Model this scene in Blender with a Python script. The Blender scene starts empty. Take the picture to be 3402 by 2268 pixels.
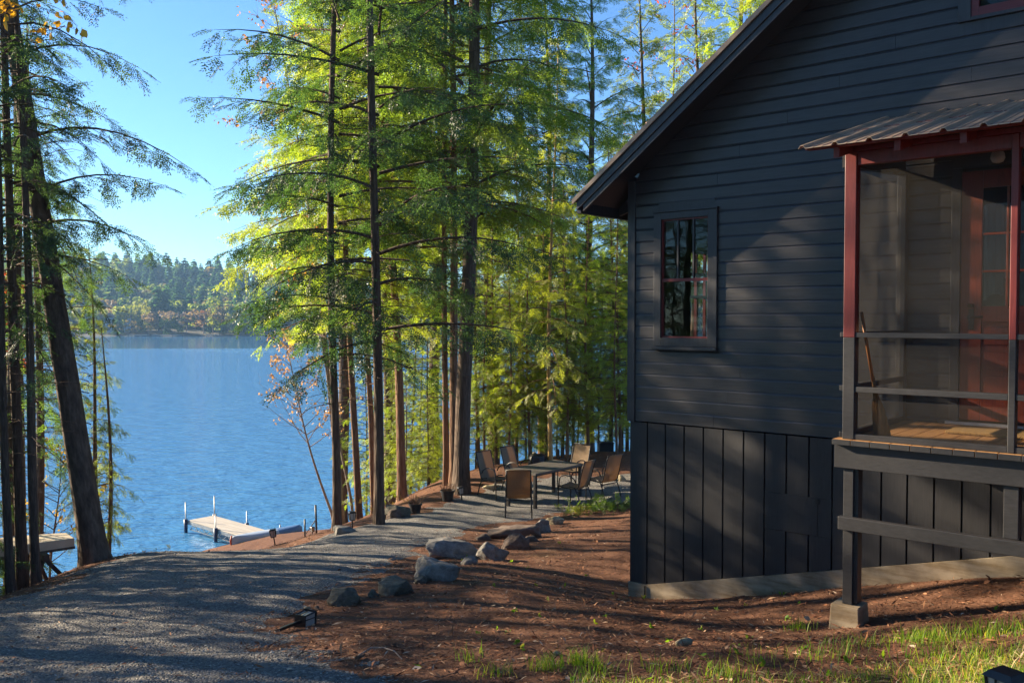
import bpy, bmesh, math, random
import numpy as np
from mathutils import Vector, Matrix, noise as mnoise

sc = bpy.context.scene
COL = sc.collection
R = math.radians
CZ = 9.2                      # eye height above the lake; lake surface is z = 0

# ------------------------------------------------------------------ camera
FPX, W0, H0, PITCH = 2950.0, 3402.0, 2268.0, R(1.63)
cam_d = bpy.data.cameras.new('camera')
cam = bpy.data.objects.new('camera', cam_d)
COL.objects.link(cam)
cam.location = (0, 0, CZ)
cam.rotation_euler = (R(90) - PITCH, 0, 0)
cam_d.sensor_width = 36
cam_d.lens = FPX / W0 * 36
cam_d.clip_start = 0.05
cam_d.clip_end = 4000
sc.camera = cam

# ------------------------------------------------------------------ sky and sun
SUN_H = (-0.920, 0.392)       # horizontal direction towards the sun
SUN_EL = R(20)
wd = bpy.data.worlds.new('World')
sc.world = wd
wd.use_nodes = True
nt = wd.node_tree
bg = nt.nodes['Background']
sky = nt.nodes.new('ShaderNodeTexSky')
sky.sky_type = 'NISHITA'
sky.sun_disc = False
sky.sun_elevation = SUN_EL
sky.sun_rotation = math.atan2(SUN_H[0], SUN_H[1])
sky.altitude = 300
sky.air_density = 1.0
sky.dust_density = 0.15
sky.ozone_density = 2.2
tint = nt.nodes.new('ShaderNodeMix')
tint.data_type = 'RGBA'
tint.blend_type = 'MULTIPLY'
tint.inputs[0].default_value = 1.0
tint.inputs[7].default_value = (0.62, 0.92, 1.25, 1)
nt.links.new(sky.outputs['Color'], tint.inputs[6])
nt.links.new(tint.outputs[2], bg.inputs['Color'])
bg.inputs['Strength'].default_value = 0.056
sd = bpy.data.lights.new('sun', 'SUN')
sd.energy = 5.0
sd.angle = R(0.53)
sd.color = (1.0, 0.83, 0.60)
sun = bpy.data.objects.new('sun', sd)
COL.objects.link(sun)
sdir = Vector((SUN_H[0] * math.cos(SUN_EL), SUN_H[1] * math.cos(SUN_EL), math.sin(SUN_EL)))
sun.rotation_euler = sdir.to_track_quat('Z', 'Y').to_euler()
sun.location = sdir * 60 + Vector((0, 15, 5))

sc.render.engine = 'CYCLES'
sc.view_settings.view_transform = 'Standard'
sc.view_settings.look = 'None'
sc.view_settings.exposure = 1.85
sc.view_settings.gamma = 1
cy = sc.cycles
cy.use_denoising = True
cy.denoising_input_passes = 'RGB_ALBEDO_NORMAL'
cy.denoising_prefilter = 'ACCURATE'
cy.max_bounces = 8
cy.diffuse_bounces = 4
cy.glossy_bounces = 3
cy.transmission_bounces = 6
cy.transparent_max_bounces = 12
cy.caustics_reflective = False
cy.caustics_refractive = False
cy.sample_clamp_indirect = 6

random.seed(7)
rng = np.random.default_rng(11)

# ------------------------------------------------------------------ materials
def mat(name):
    m = bpy.data.materials.new(name)
    m.use_nodes = True
    return m, m.node_tree, m.node_tree.nodes['Principled BSDF']

def nd(t, kind, **kw):
    n = t.nodes.new(kind)
    for k, v in kw.items():
        if k in n.inputs.keys():
            n.inputs[k].default_value = v
        else:
            setattr(n, k, v)
    return n

def ramp(t, fac, stops):
    r = t.nodes.new('ShaderNodeValToRGB')
    el = r.color_ramp.elements
    while len(el) < len(stops):
        el.new(0.5)
    for e, (p, c) in zip(el, stops):
        e.position = p
        e.color = tuple(c) + (1,)
    t.links.new(fac, r.inputs['Fac'])
    return r.outputs['Color']

def coords(t, scale=(1, 1, 1), out='Object'):
    c = t.nodes.new('ShaderNodeTexCoord')
    mp = t.nodes.new('ShaderNodeMapping')
    mp.inputs['Scale'].default_value = scale
    t.links.new(c.outputs[out], mp.inputs['Vector'])
    return mp.outputs['Vector']

def noise(t, vec, scale, detail=4, rough=0.55, out='Fac'):
    n = nd(t, 'ShaderNodeTexNoise', Scale=scale, Detail=detail, Roughness=rough)
    t.links.new(vec, n.inputs['Vector'])
    return n.outputs[out]

def bump(t, h, strength, dist, chain=None):
    b = nd(t, 'ShaderNodeBump', Strength=strength, Distance=dist)
    t.links.new(h, b.inputs['Height'])
    if chain is not None:
        t.links.new(chain, b.inputs['Normal'])
    return b.outputs['Normal']

def mixc(t, fac, a, b, mode='MIX'):
    m = t.nodes.new('ShaderNodeMix')
    m.data_type = 'RGBA'
    m.blend_type = mode
    for s, v in ((m.inputs[0], fac), (m.inputs[6], a), (m.inputs[7], b)):
        if isinstance(v, (int, float)):
            s.default_value = v
        elif isinstance(v, tuple):
            s.default_value = v + (1,)
        else:
            t.links.new(v, s)
    return m.outputs[2]

def m_noise(name, c1, c2, scale=(8, 8, 8), rough=0.6, bstr=0.3, bdist=0.01, nscale=1.0, detail=5, spec=0.4, metal=0.0, c3=None):
    m, t, p = mat(name)
    v = coords(t, scale)
    f = noise(t, v, nscale, detail)
    st = [(0.32, c1), (0.68, c2)]
    if c3:
        st = [(0.28, c1), (0.52, c2), (0.74, c3)]
    t.links.new(ramp(t, f, st), p.inputs['Base Color'])
    p.inputs['Roughness'].default_value = rough
    p.inputs['Specular IOR Level'].default_value = spec
    p.inputs['Metallic'].default_value = metal
    if bstr:
        t.links.new(bump(t, f, bstr, bdist), p.inputs['Normal'])
    return m

def m_paint(name, c, rough=0.5, var=0.25, spec=0.5, grain=(1.5, 30, 30)):
    """brushed exterior paint on wood: faint grain, dust and small runs"""
    m, t, p = mat(name)
    v = coords(t, grain)
    g = noise(t, v, 3.0, 6, 0.65)
    d = noise(t, coords(t), 1.7, 5, 0.6)
    lo = tuple(x * (1 - var) for x in c)
    hi = tuple(min(1, x * (1 + var) + 0.003) for x in c)
    a = ramp(t, g, [(0.3, lo), (0.7, hi)])
    b = ramp(t, d, [(0.35, (0.82, 0.82, 0.82)), (0.7, (1.15, 1.13, 1.1))])
    t.links.new(mixc(t, 1.0, a, b, 'MULTIPLY'), p.inputs['Base Color'])
    rr = nd(t, 'ShaderNodeMapRange')
    rr.inputs['To Min'].default_value = rough - 0.12
    rr.inputs['To Max'].default_value = rough + 0.12
    t.links.new(d, rr.inputs['Value'])
    t.links.new(rr.outputs[0], p.inputs['Roughness'])
    p.inputs['Specular IOR Level'].default_value = spec
    t.links.new(bump(t, g, 0.25, 0.004), p.inputs['Normal'])
    return m

M = {}
M['siding'] = m_paint('charcoal_siding_paint', (0.040, 0.037, 0.039), 0.38)
M['skirt'] = m_paint('black_skirting_paint', (0.026, 0.025, 0.027), 0.55, grain=(30, 30, 1.5))
M['trim'] = m_paint('charcoal_trim_paint', (0.034, 0.033, 0.037), 0.45, grain=(20, 20, 2))
M['black'] = m_paint('black_porch_paint', (0.026, 0.025, 0.027), 0.5, grain=(6, 20, 20))
M['red'] = m_paint('red_porch_paint', (0.155, 0.020, 0.017), 0.45, grain=(20, 20, 2))
M['redtrim'] = m_paint('dark_red_sash_paint', (0.15, 0.018, 0.018), 0.4)
M['door'] = m_paint('red_brown_door_stain', (0.20, 0.036, 0.016), 0.35, grain=(25, 25, 2))
M['deck'] = m_noise('worn_deck_stain', (0.26, 0.115, 0.04), (0.48, 0.25, 0.095), (30, 1.5, 30), 0.6, 0.35, 0.004, c3=(0.30, 0.13, 0.05))
M['roofmetal'] = m_noise('dark_roof_metal', (0.05, 0.045, 0.045), (0.085, 0.07, 0.062), (3, 3, 3), 0.38, 0.05, 0.003, metal=0.4)
M['porchroof'] = m_noise('brown_ribbed_metal', (0.32, 0.235, 0.17), (0.46, 0.35, 0.26), (2, 2, 2), 0.32, 0.04, 0.003, metal=0.3, spec=0.6)
M['dripedge'] = m_noise('tan_drip_edge', (0.24, 0.17, 0.12), (0.33, 0.25, 0.18), (4, 4, 4), 0.45, 0.05, 0.003)
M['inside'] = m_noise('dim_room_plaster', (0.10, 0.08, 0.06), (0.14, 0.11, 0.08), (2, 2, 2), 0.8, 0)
M['curtain'] = m_noise('white_lace_curtain', (0.42, 0.42, 0.44), (0.65, 0.64, 0.63), (14, 14, 2), 0.9, 0.5, 0.02)
M['blackmetal'] = m_noise('black_powder_coat', (0.012, 0.011, 0.012), (0.03, 0.027, 0.026), (20, 20, 20), 0.4, 0.05, 0.002)
M['matcoir'] = m_noise('coir_doormat_fibre', (0.34, 0.19, 0.06), (0.55, 0.34, 0.13), (120, 120, 120), 0.95, 0.8, 0.01)
M['broomwood'] = m_noise('varnished_broom_handle', (0.36, 0.12, 0.03), (0.5, 0.2, 0.06), (6, 6, 2), 0.35, 0.1, 0.002)
M['broomstraw'] = m_noise('broom_straw', (0.16, 0.08, 0.03), (0.30, 0.16, 0.06), (120, 120, 6), 0.9, 0.9, 0.01)
M['globe'] = m_noise('frosted_glass_globe', (0.45, 0.43, 0.38), (0.55, 0.52, 0.46), (3, 3, 3), 0.25, 0)
M['silver'] = m_noise('aluminium', (0.45, 0.46, 0.48), (0.62, 0.63, 0.65), (10, 10, 10), 0.35, 0.05, 0.002, metal=0.8)

def m_concrete():
    m, t, p = mat('weathered_concrete')
    v = coords(t)
    a = noise(t, v, 3.2, 8, 0.65)
    b = noise(t, coords(t, (1.2, 1.2, 9)), 2.0, 5, 0.6)
    c = ramp(t, a, [(0.3, (0.21, 0.165, 0.11)), (0.55, (0.36, 0.29, 0.20)), (0.75, (0.45, 0.37, 0.27))])
    c2 = ramp(t, b, [(0.35, (0.62, 0.55, 0.45)), (0.6, (1.0, 1.0, 1.0))])
    t.links.new(mixc(t, 1.0, c, c2, 'MULTIPLY'), p.inputs['Base Color'])
    p.inputs['Roughness'].default_value = 0.85
    t.links.new(bump(t, a, 0.5, 0.015), p.inputs['Normal'])
    return m
M['concrete'] = m_concrete()

def m_glass():
    m, t, p = mat('window_glass')
    t.nodes.remove(p)
    out = t.nodes['Material Output']
    tr = nd(t, 'ShaderNodeBsdfTransparent')
    tr.inputs[0].default_value = (0.62, 0.66, 0.66, 1)
    gl = nd(t, 'ShaderNodeBsdfGlossy')
    gl.inputs['Roughness'].default_value = 0.02
    w = noise(t, coords(t, (2.2, 2.2, 1.6)), 1.0, 2)
    t.links.new(bump(t, w, 0.12, 0.02), gl.inputs['Normal'])
    fr = nd(t, 'ShaderNodeFresnel', IOR=1.38)
    mx = nd(t, 'ShaderNodeMixShader')
    t.links.new(fr.outputs[0], mx.inputs[0])
    t.links.new(tr.outputs[0], mx.inputs[1])
    t.links.new(gl.outputs[0], mx.inputs[2])
    t.links.new(mx.outputs[0], out.inputs[0])
    return m
M['glass'] = m_glass()

def m_screen():
    m, t, p = mat('insect_screen_mesh')
    t.nodes.remove(p)
    out = t.nodes['Material Output']
    tr = nd(t, 'ShaderNodeBsdfTransparent')
    df = nd(t, 'ShaderNodeBsdfDiffuse')
    df.inputs[0].default_value = (0.08, 0.074, 0.068, 1)
    tl = nd(t, 'ShaderNodeBsdfTranslucent')
    tl.inputs[0].default_value = (0.11, 0.10, 0.09, 1)
    a = nd(t, 'ShaderNodeMixShader')
    a.inputs[0].default_value = 0.4
    t.links.new(df.outputs[0], a.inputs[1])
    t.links.new(tl.outputs[0], a.inputs[2])
    mx = nd(t, 'ShaderNodeMixShader')
    w = noise(t, coords(t, (5, 5, 1)), 1.0, 3)
    mr = nd(t, 'ShaderNodeMapRange')
    mr.inputs['To Min'].default_value = 0.15
    mr.inputs['To Max'].default_value = 0.28
    t.links.new(w, mr.inputs['Value'])
    t.links.new(mr.outputs[0], mx.inputs[0])
    t.links.new(tr.outputs[0], mx.inputs[1])
    t.links.new(a.outputs[0], mx.inputs[2])
    t.links.new(mx.outputs[0], out.inputs[0])
    return m
M['screen'] = m_screen()

def m_bark(name, c1, c2, c3):
    m, t, p = mat(name)
    v = coords(t, (9, 9, 1.6))
    a = noise(t, v, 2.2, 8, 0.68)
    w = nd(t, 'ShaderNodeTexVoronoi', Scale=2.6)
    t.links.new(v, w.inputs['Vector'])
    h = mixc(t, 0.5, a, w.outputs['Distance'])
    t.links.new(ramp(t, a, [(0.3, c1), (0.5, c2), (0.72, c3)]), p.inputs['Base Color'])
    p.inputs['Roughness'].default_value = 0.92
    p.inputs['Specular IOR Level'].default_value = 0.2
    t.links.new(bump(t, h, 0.9, 0.03), p.inputs['Normal'])
    return m
M['bark'] = m_bark('grey_brown_bark', (0.045, 0.033, 0.027), (0.11, 0.078, 0.058), (0.20, 0.145, 0.105))
M['redbark'] = m_bark('reddish_bark', (0.08, 0.045, 0.03), (0.20, 0.115, 0.07), (0.33, 0.20, 0.125))
M['goldbark'] = m_bark('pale_yellow_birch_bark', (0.22, 0.13, 0.05), (0.42, 0.27, 0.11), (0.55, 0.38, 0.18))
M['palebark'] = m_bark('pale_twig_bark', (0.16, 0.12, 0.10), (0.28, 0.22, 0.18), (0.40, 0.33, 0.28))

def m_leaf(name, trans=0.55, boost=2.3, yellow=0.92, var=(0.62, 1.35)):
    """leaf / needle surface: reflects in its object colour, passes a yellower light"""
    m, t, p = mat(name)
    t.nodes.remove(p)
    out = t.nodes['Material Output']
    oi = nd(t, 'ShaderNodeObjectInfo')
    ge = nd(t, 'ShaderNodeNewGeometry')
    hs = nd(t, 'ShaderNodeHueSaturation')
    n1 = noise(t, coords(t), 0.55, 2)
    mh = nd(t, 'ShaderNodeMapRange')
    mh.inputs['To Min'].default_value = 0.485
    mh.inputs['To Max'].default_value = 0.525
    t.links.new(n1, mh.inputs['Value'])
    mv = nd(t, 'ShaderNodeMapRange')
    mv.inputs['To Min'].default_value = var[0]
    mv.inputs['To Max'].default_value = var[1]
    t.links.new(ge.outputs['Random Per Island'], mv.inputs['Value'])
    t.links.new(mh.outputs[0], hs.inputs['Hue'])
    t.links.new(mv.outputs[0], hs.inputs['Value'])
    t.links.new(oi.outputs['Color'], hs.inputs['Color'])
    df = nd(t, 'ShaderNodeBsdfDiffuse')
    t.links.new(hs.outputs[0], df.inputs[0])
    tl = nd(t, 'ShaderNodeBsdfTranslucent')
    t.links.new(mixc(t, 1.0, hs.outputs[0], (boost * yellow, boost, boost * 0.4), 'MULTIPLY'), tl.inputs[0])
    gl = nd(t, 'ShaderNodeBsdfGlossy')
    gl.inputs['Roughness'].default_value = 0.45
    gl.inputs['Color'].default_value = (1, 1, 1, 1)
    a = nd(t, 'ShaderNodeMixShader')
    a.inputs[0].default_value = trans
    t.links.new(df.outputs[0], a.inputs[1])
    t.links.new(tl.outputs[0], a.inputs[2])
    b = nd(t, 'ShaderNodeMixShader')
    b.inputs[0].default_value = 0.04
    t.links.new(a.outputs[0], b.inputs[1])
    t.links.new(gl.outputs[0], b.inputs[2])
    t.links.new(b.outputs[0], out.inputs[0])
    return m
M['needles'] = m_leaf('hemlock_needles')
M['leaves'] = m_leaf('broad_leaves', 0.45, 1.6, 1.1)

def m_island(name, stops, rough=0.8, spec=0.3, tl=0.0):
    """one colour per loose piece (litter, pebbles, blades)"""
    m, t, p = mat(name)
    ge = nd(t, 'ShaderNodeNewGeometry')
    c = ramp(t, ge.outputs['Random Per Island'], stops)
    t.links.new(c, p.inputs['Base Color'])
    p.inputs['Roughness'].default_value = rough
    p.inputs['Specular IOR Level'].default_value = spec
    if tl:
        out = t.nodes['Material Output']
        tr = nd(t, 'ShaderNodeBsdfTranslucent')
        t.links.new(mixc(t, 1.0, c, (2.2, 2.0, 0.8), 'MULTIPLY'), tr.inputs[0])
        mx = nd(t, 'ShaderNodeMixShader')
        mx.inputs[0].default_value = tl
        t.links.new(p.outputs[0], mx.inputs[1])
        t.links.new(tr.outputs[0], mx.inputs[2])
        t.links.new(mx.outputs[0], out.inputs[0])
    return m
M['litter'] = m_island('fallen_needles_and_leaves', [(0.0, (0.10, 0.035, 0.018)), (0.35, (0.20, 0.075, 0.035)), (0.7, (0.30, 0.13, 0.06)), (0.93, (0.42, 0.25, 0.14)), (1.0, (0.55, 0.42, 0.30))])
M['pebbles'] = m_island('crushed_stone', [(0.0, (0.09, 0.09, 0.09)), (0.5, (0.17, 0.165, 0.155)), (0.85, (0.26, 0.245, 0.225)), (1.0, (0.42, 0.39, 0.35))], 0.85)
M['grass'] = m_island('grass_blades', [(0.0, (0.07, 0.15, 0.015)), (0.55, (0.13, 0.26, 0.022)), (0.84, (0.24, 0.32, 0.035)), (1.0, (0.45, 0.36, 0.15))], 0.55, 0.3, 0.45)

M['thatch'] = m_island('dry_grass_blades', [(0.0, (0.22, 0.16, 0.07)), (0.6, (0.38, 0.29, 0.13)), (1.0, (0.52, 0.42, 0.22))], 0.7, 0.2, 0.2)

def m_ground():
    m, t, p = mat('needle_covered_soil')
    v = coords(t)
    big = noise(t, v, 0.55, 5)
    mid = noise(t, v, 5.0, 6, 0.65)
    fine = noise(t, v, 38.0, 5, 0.7)
    base = ramp(t, mid, [(0.28, (0.060, 0.027, 0.018)), (0.48, (0.13, 0.060, 0.037)), (0.66, (0.21, 0.105, 0.062)), (0.82, (0.31, 0.18, 0.11))])
    dry = ramp(t, fine, [(0.3, (0.07, 0.033, 0.021)), (0.6, (0.19, 0.095, 0.055)), (0.8, (0.38, 0.23, 0.14))])
    c = mixc(t, 0.55, base, dry)
    moss = ramp(t, big, [(0.60, (0, 0, 0)), (0.75, (1, 1, 1))])
    mm = mixc(t, 0.35, c, (0.09, 0.08, 0.03))
    t.links.new(mixc(t, moss, c, mm), p.inputs['Base Color'])
    p.inputs['Roughness'].default_value = 0.95
    p.inputs['Specular IOR Level'].default_value = 0.15
    b1 = bump(t, mid, 0.6, 0.06)
    t.links.new(bump(t, fine, 0.9, 0.02, b1), p.inputs['Normal'])
    return m
M['ground'] = m_ground()

def m_gravel():
    m, t, p = mat('grey_gravel')
    v = coords(t)
    vo = nd(t, 'ShaderNodeTexVoronoi', Scale=64.0)
    t.links.new(v, vo.inputs['Vector'])
    f2 = noise(t, v, 110.0, 3, 0.6)
    big = noise(t, v, 0.9, 5)
    sep = nd(t, 'ShaderNodeSeparateColor')
    t.links.new(vo.outputs['Color'], sep.inputs[0])
    c = ramp(t, sep.outputs[0], [(0.0, (0.10, 0.10, 0.10)), (0.5, (0.17, 0.165, 0.16)), (0.85, (0.24, 0.23, 0.215)), (1.0, (0.36, 0.335, 0.30))])
    c2 = ramp(t, big, [(0.35, (0.82, 0.82, 0.84)), (0.7, (1.18, 1.15, 1.1))])
    t.links.new(mixc(t, 1.0, c, c2, 'MULTIPLY'), p.inputs['Base Color'])
    p.inputs['Roughness'].default_value = 0.9
    p.inputs['Specular IOR Level'].default_value = 0.25
    inv = nd(t, 'ShaderNodeMath', operation='SUBTRACT')
    inv.inputs[0].default_value = 0.6
    t.links.new(vo.outputs['Distance'], inv.inputs[1])
    b1 = bump(t, inv.outputs[0], 1.0, 0.02)
    t.links.new(bump(t, f2, 0.5, 0.006, b1), p.inputs['Normal'])
    return m
M['gravel'] = m_gravel()

def m_rock(name, c1, c2, c3, moss=0.35):
    m, t, p = mat(name)
    v = coords(t)
    a = noise(t, v, 3.0, 9, 0.68)
    b = noise(t, v, 1.6, 5, 0.6)
    f = noise(t, v, 26.0, 5, 0.7)
    c = ramp(t, a, [(0.3, c1), (0.52, c2), (0.74, c3)])
    mo = ramp(t, b, [(0.55, (0, 0, 0)), (0.68, (moss, moss, moss))])
    t.links.new(mixc(t, mo, c, (0.075, 0.075, 0.035)), p.inputs['Base Color'])
    p.inputs['Roughness'].default_value = 0.9
    n1 = bump(t, a, 0.7, 0.06)
    t.links.new(bump(t, f, 0.6, 0.012, n1), p.inputs['Normal'])
    return m
M['rock'] = m_rock('grey_granite', (0.09, 0.086, 0.08), (0.25, 0.235, 0.21), (0.42, 0.39, 0.35))
M['darkrock'] = m_rock('dark_mossy_stone', (0.055, 0.052, 0.042), (0.14, 0.13, 0.10), (0.26, 0.235, 0.18), 0.7)
M['palerock'] = m_rock('pale_tan_stone', (0.25, 0.20, 0.12), (0.42, 0.35, 0.22), (0.58, 0.50, 0.34), 0.15)
M['redrock'] = m_rock('brown_needle_strewn_stone', (0.08, 0.055, 0.045), (0.16, 0.115, 0.09), (0.25, 0.20, 0.17), 0.3)

def m_water():
    m, t, p = mat('lake_water')
    v = coords(t, (0.55, 1.25, 1))
    w1 = noise(t, v, 0.9, 3, 0.5)
    w2 = noise(t, coords(t, (0.8, 1.5, 1)), 3.2, 3, 0.55)
    # wind lanes: the far water lies calmer
    geo = nd(t, 'ShaderNodeNewGeometry')
    sep = nd(t, 'ShaderNodeSeparateXYZ')
    t.links.new(geo.outputs['Position'], sep.inputs[0])
    wob = noise(t, coords(t, (0.012, 0.03, 1)), 1.0, 3)
    ad = nd(t, 'ShaderNodeMath', operation='MULTIPLY_ADD')
    ad.inputs[1].default_value = 90.0
    t.links.new(wob, ad.inputs[0])
    t.links.new(sep.outputs['Y'], ad.inputs[2])
    mr = nd(t, 'ShaderNodeMapRange')
    mr.inputs['From Min'].default_value = 265
    mr.inputs['From Max'].default_value = 300
    mr.inputs['To Min'].default_value = 1.0
    mr.inputs['To Max'].default_value = 0.06
    t.links.new(ad.outputs[0], mr.inputs['Value'])
    b1 = nd(t, 'ShaderNodeBump', Distance=0.30)
    t.links.new(mr.outputs[0], b1.inputs['Strength'])
    t.links.new(w1, b1.inputs['Height'])
    b2 = nd(t, 'ShaderNodeBump', Distance=0.09)
    t.links.new(mr.outputs[0], b2.inputs['Strength'])
    t.links.new(w2, b2.inputs['Height'])
    t.links.new(b1.outputs[0], b2.inputs['Normal'])
    t.links.new(b2.outputs[0], p.inputs['Normal'])
    p.inputs['Base Color'].default_value = (0.06, 0.22, 0.43, 1)
    p.inputs['Roughness'].default_value = 0.06
    p.inputs['IOR'].default_value = 1.333
    return m
M['water'] = m_water()

M['farneedles'] = m_leaf('distant_foliage', 0.5, 1.7, 1.0, (0.85, 1.15))
M['hillfloor'] = m_noise('forest_floor', (0.03, 0.035, 0.02), (0.07, 0.06, 0.035), (0.05, 0.05, 0.05), 0.95, 0)
M['sling'] = m_noise('tan_sling_fabric', (0.24, 0.165, 0.10), (0.36, 0.25, 0.155), (60, 60, 60), 0.8, 0.3, 0.003)
def m_sling():
    m = M['sling']; t = m.node_tree
    p = t.nodes['Principled BSDF']; out = t.nodes['Material Output']
    tl = nd(t, 'ShaderNodeBsdfTranslucent')
    tl.inputs[0].default_value = (0.42, 0.29, 0.16, 1)
    mx = nd(t, 'ShaderNodeMixShader'); mx.inputs[0].default_value = 0.35
    t.links.new(p.outputs[0], mx.inputs[1]); t.links.new(tl.outputs[0], mx.inputs[2])
    t.links.new(mx.outputs[0], out.inputs[0])
m_sling()
M['tabletop'] = m_noise('weathered_dark_slats', (0.055, 0.05, 0.046), (0.13, 0.115, 0.10), (2, 40, 40), 0.55, 0.2, 0.004)
M['lampglass'] = m_noise('cloudy_lantern_glass', (0.40, 0.37, 0.33), (0.55, 0.5, 0.45), (20, 20, 20), 0.2, 0)
M['dockdeck'] = m_noise('pale_dock_boards', (0.36, 0.32, 0.25), (0.55, 0.49, 0.40), (0.8, 18, 1), 0.7, 0.2, 0.006)
M['dockpost'] = m_noise('galvanised_pipe', (0.17, 0.19, 0.21), (0.26, 0.28, 0.30), (8, 8, 8), 0.4, 0, metal=0.5)
M['docksleeve'] = m_noise('dark_blue_leg_sleeve', (0.02, 0.03, 0.07), (0.04, 0.055, 0.11), (8, 8, 8), 0.45, 0)
M['canoe'] = m_noise('pale_blue_grey_hull', (0.30, 0.35, 0.40), (0.42, 0.46, 0.50), (1.2, 2, 2), 0.35, 0.03, 0.004)
M['canoeblue'] = m_noise('blue_hull_paint', (0.07, 0.13, 0.24), (0.11, 0.18, 0.30), (1.2, 2, 2), 0.35, 0.03, 0.004)
M['canoered'] = m_noise('faded_red_gunwale', (0.42, 0.07, 0.03), (0.55, 0.12, 0.05), (3, 3, 3), 0.5, 0)
M['boat'] = m_noise('beige_boat_paint', (0.52, 0.43, 0.31), (0.66, 0.56, 0.42), (1.5, 4, 4), 0.5, 0.1, 0.004)
M['greywood'] = m_noise('weathered_grey_wood', (0.05, 0.042, 0.036), (0.13, 0.105, 0.085), (10, 10, 2), 0.85, 0.5, 0.01)
M['tarp'] = m_noise('black_tarp', (0.008, 0.008, 0.009), (0.02, 0.02, 0.022), (4, 4, 4), 0.45, 0.6, 0.05)
M['pot'] = m_noise('black_plastic_pot', (0.015, 0.015, 0.016), (0.035, 0.033, 0.032), (10, 10, 10), 0.5, 0.05, 0.003)
M['greycover'] = m_noise('grey_grill_cover', (0.20, 0.19, 0.18), (0.30, 0.285, 0.265), (4, 4, 4), 0.6, 0.4, 0.02)
M['whitewall'] = m_noise('pale_blue_house_paint', (0.40, 0.47, 0.55), (0.50, 0.57, 0.64), (0.5, 0.5, 0.5), 0.7, 0)
M['darkpane'] = m_noise('dark_window', (0.02, 0.03, 0.04), (0.04, 0.05, 0.06), (0.5, 0.5, 0.5), 0.15, 0)

# ------------------------------------------------------------------ object helpers
def put(o, parent=None):
    COL.objects.link(o)
    if parent is not None:
        o.parent = parent
    return o

def tag(o, label=None, cat=None, group=None, kind=None):
    for k, v in (('label', label), ('category', cat), ('group', group), ('kind', kind)):
        if v:
            o[k] = v
    return o

def thing(name, label, cat, loc=(0, 0, 0), rz=0.0, group=None, rot=None):
    o = bpy.data.objects.new(name, None)
    o.empty_display_size = 0.2
    COL.objects.link(o)
    o.location = loc
    o.rotation_euler = rot if rot else (0, 0, rz)
    return tag(o, label, cat, group)

def dup(root, loc, rz=0.0, label=None, group=None, rot=None):
    r = root.copy()
    COL.objects.link(r)
    r.location = loc
    r.rotation_euler = rot if rot else (0, 0, rz)
    if label:
        r['label'] = label
    if group:
        r['group'] = group
    for ch in root.children:
        c = ch.copy()
        COL.objects.link(c)
        c.parent = r
        for g in ch.children:
            d = g.copy()
            COL.objects.link(d)
            d.parent = c
    return r

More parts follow.
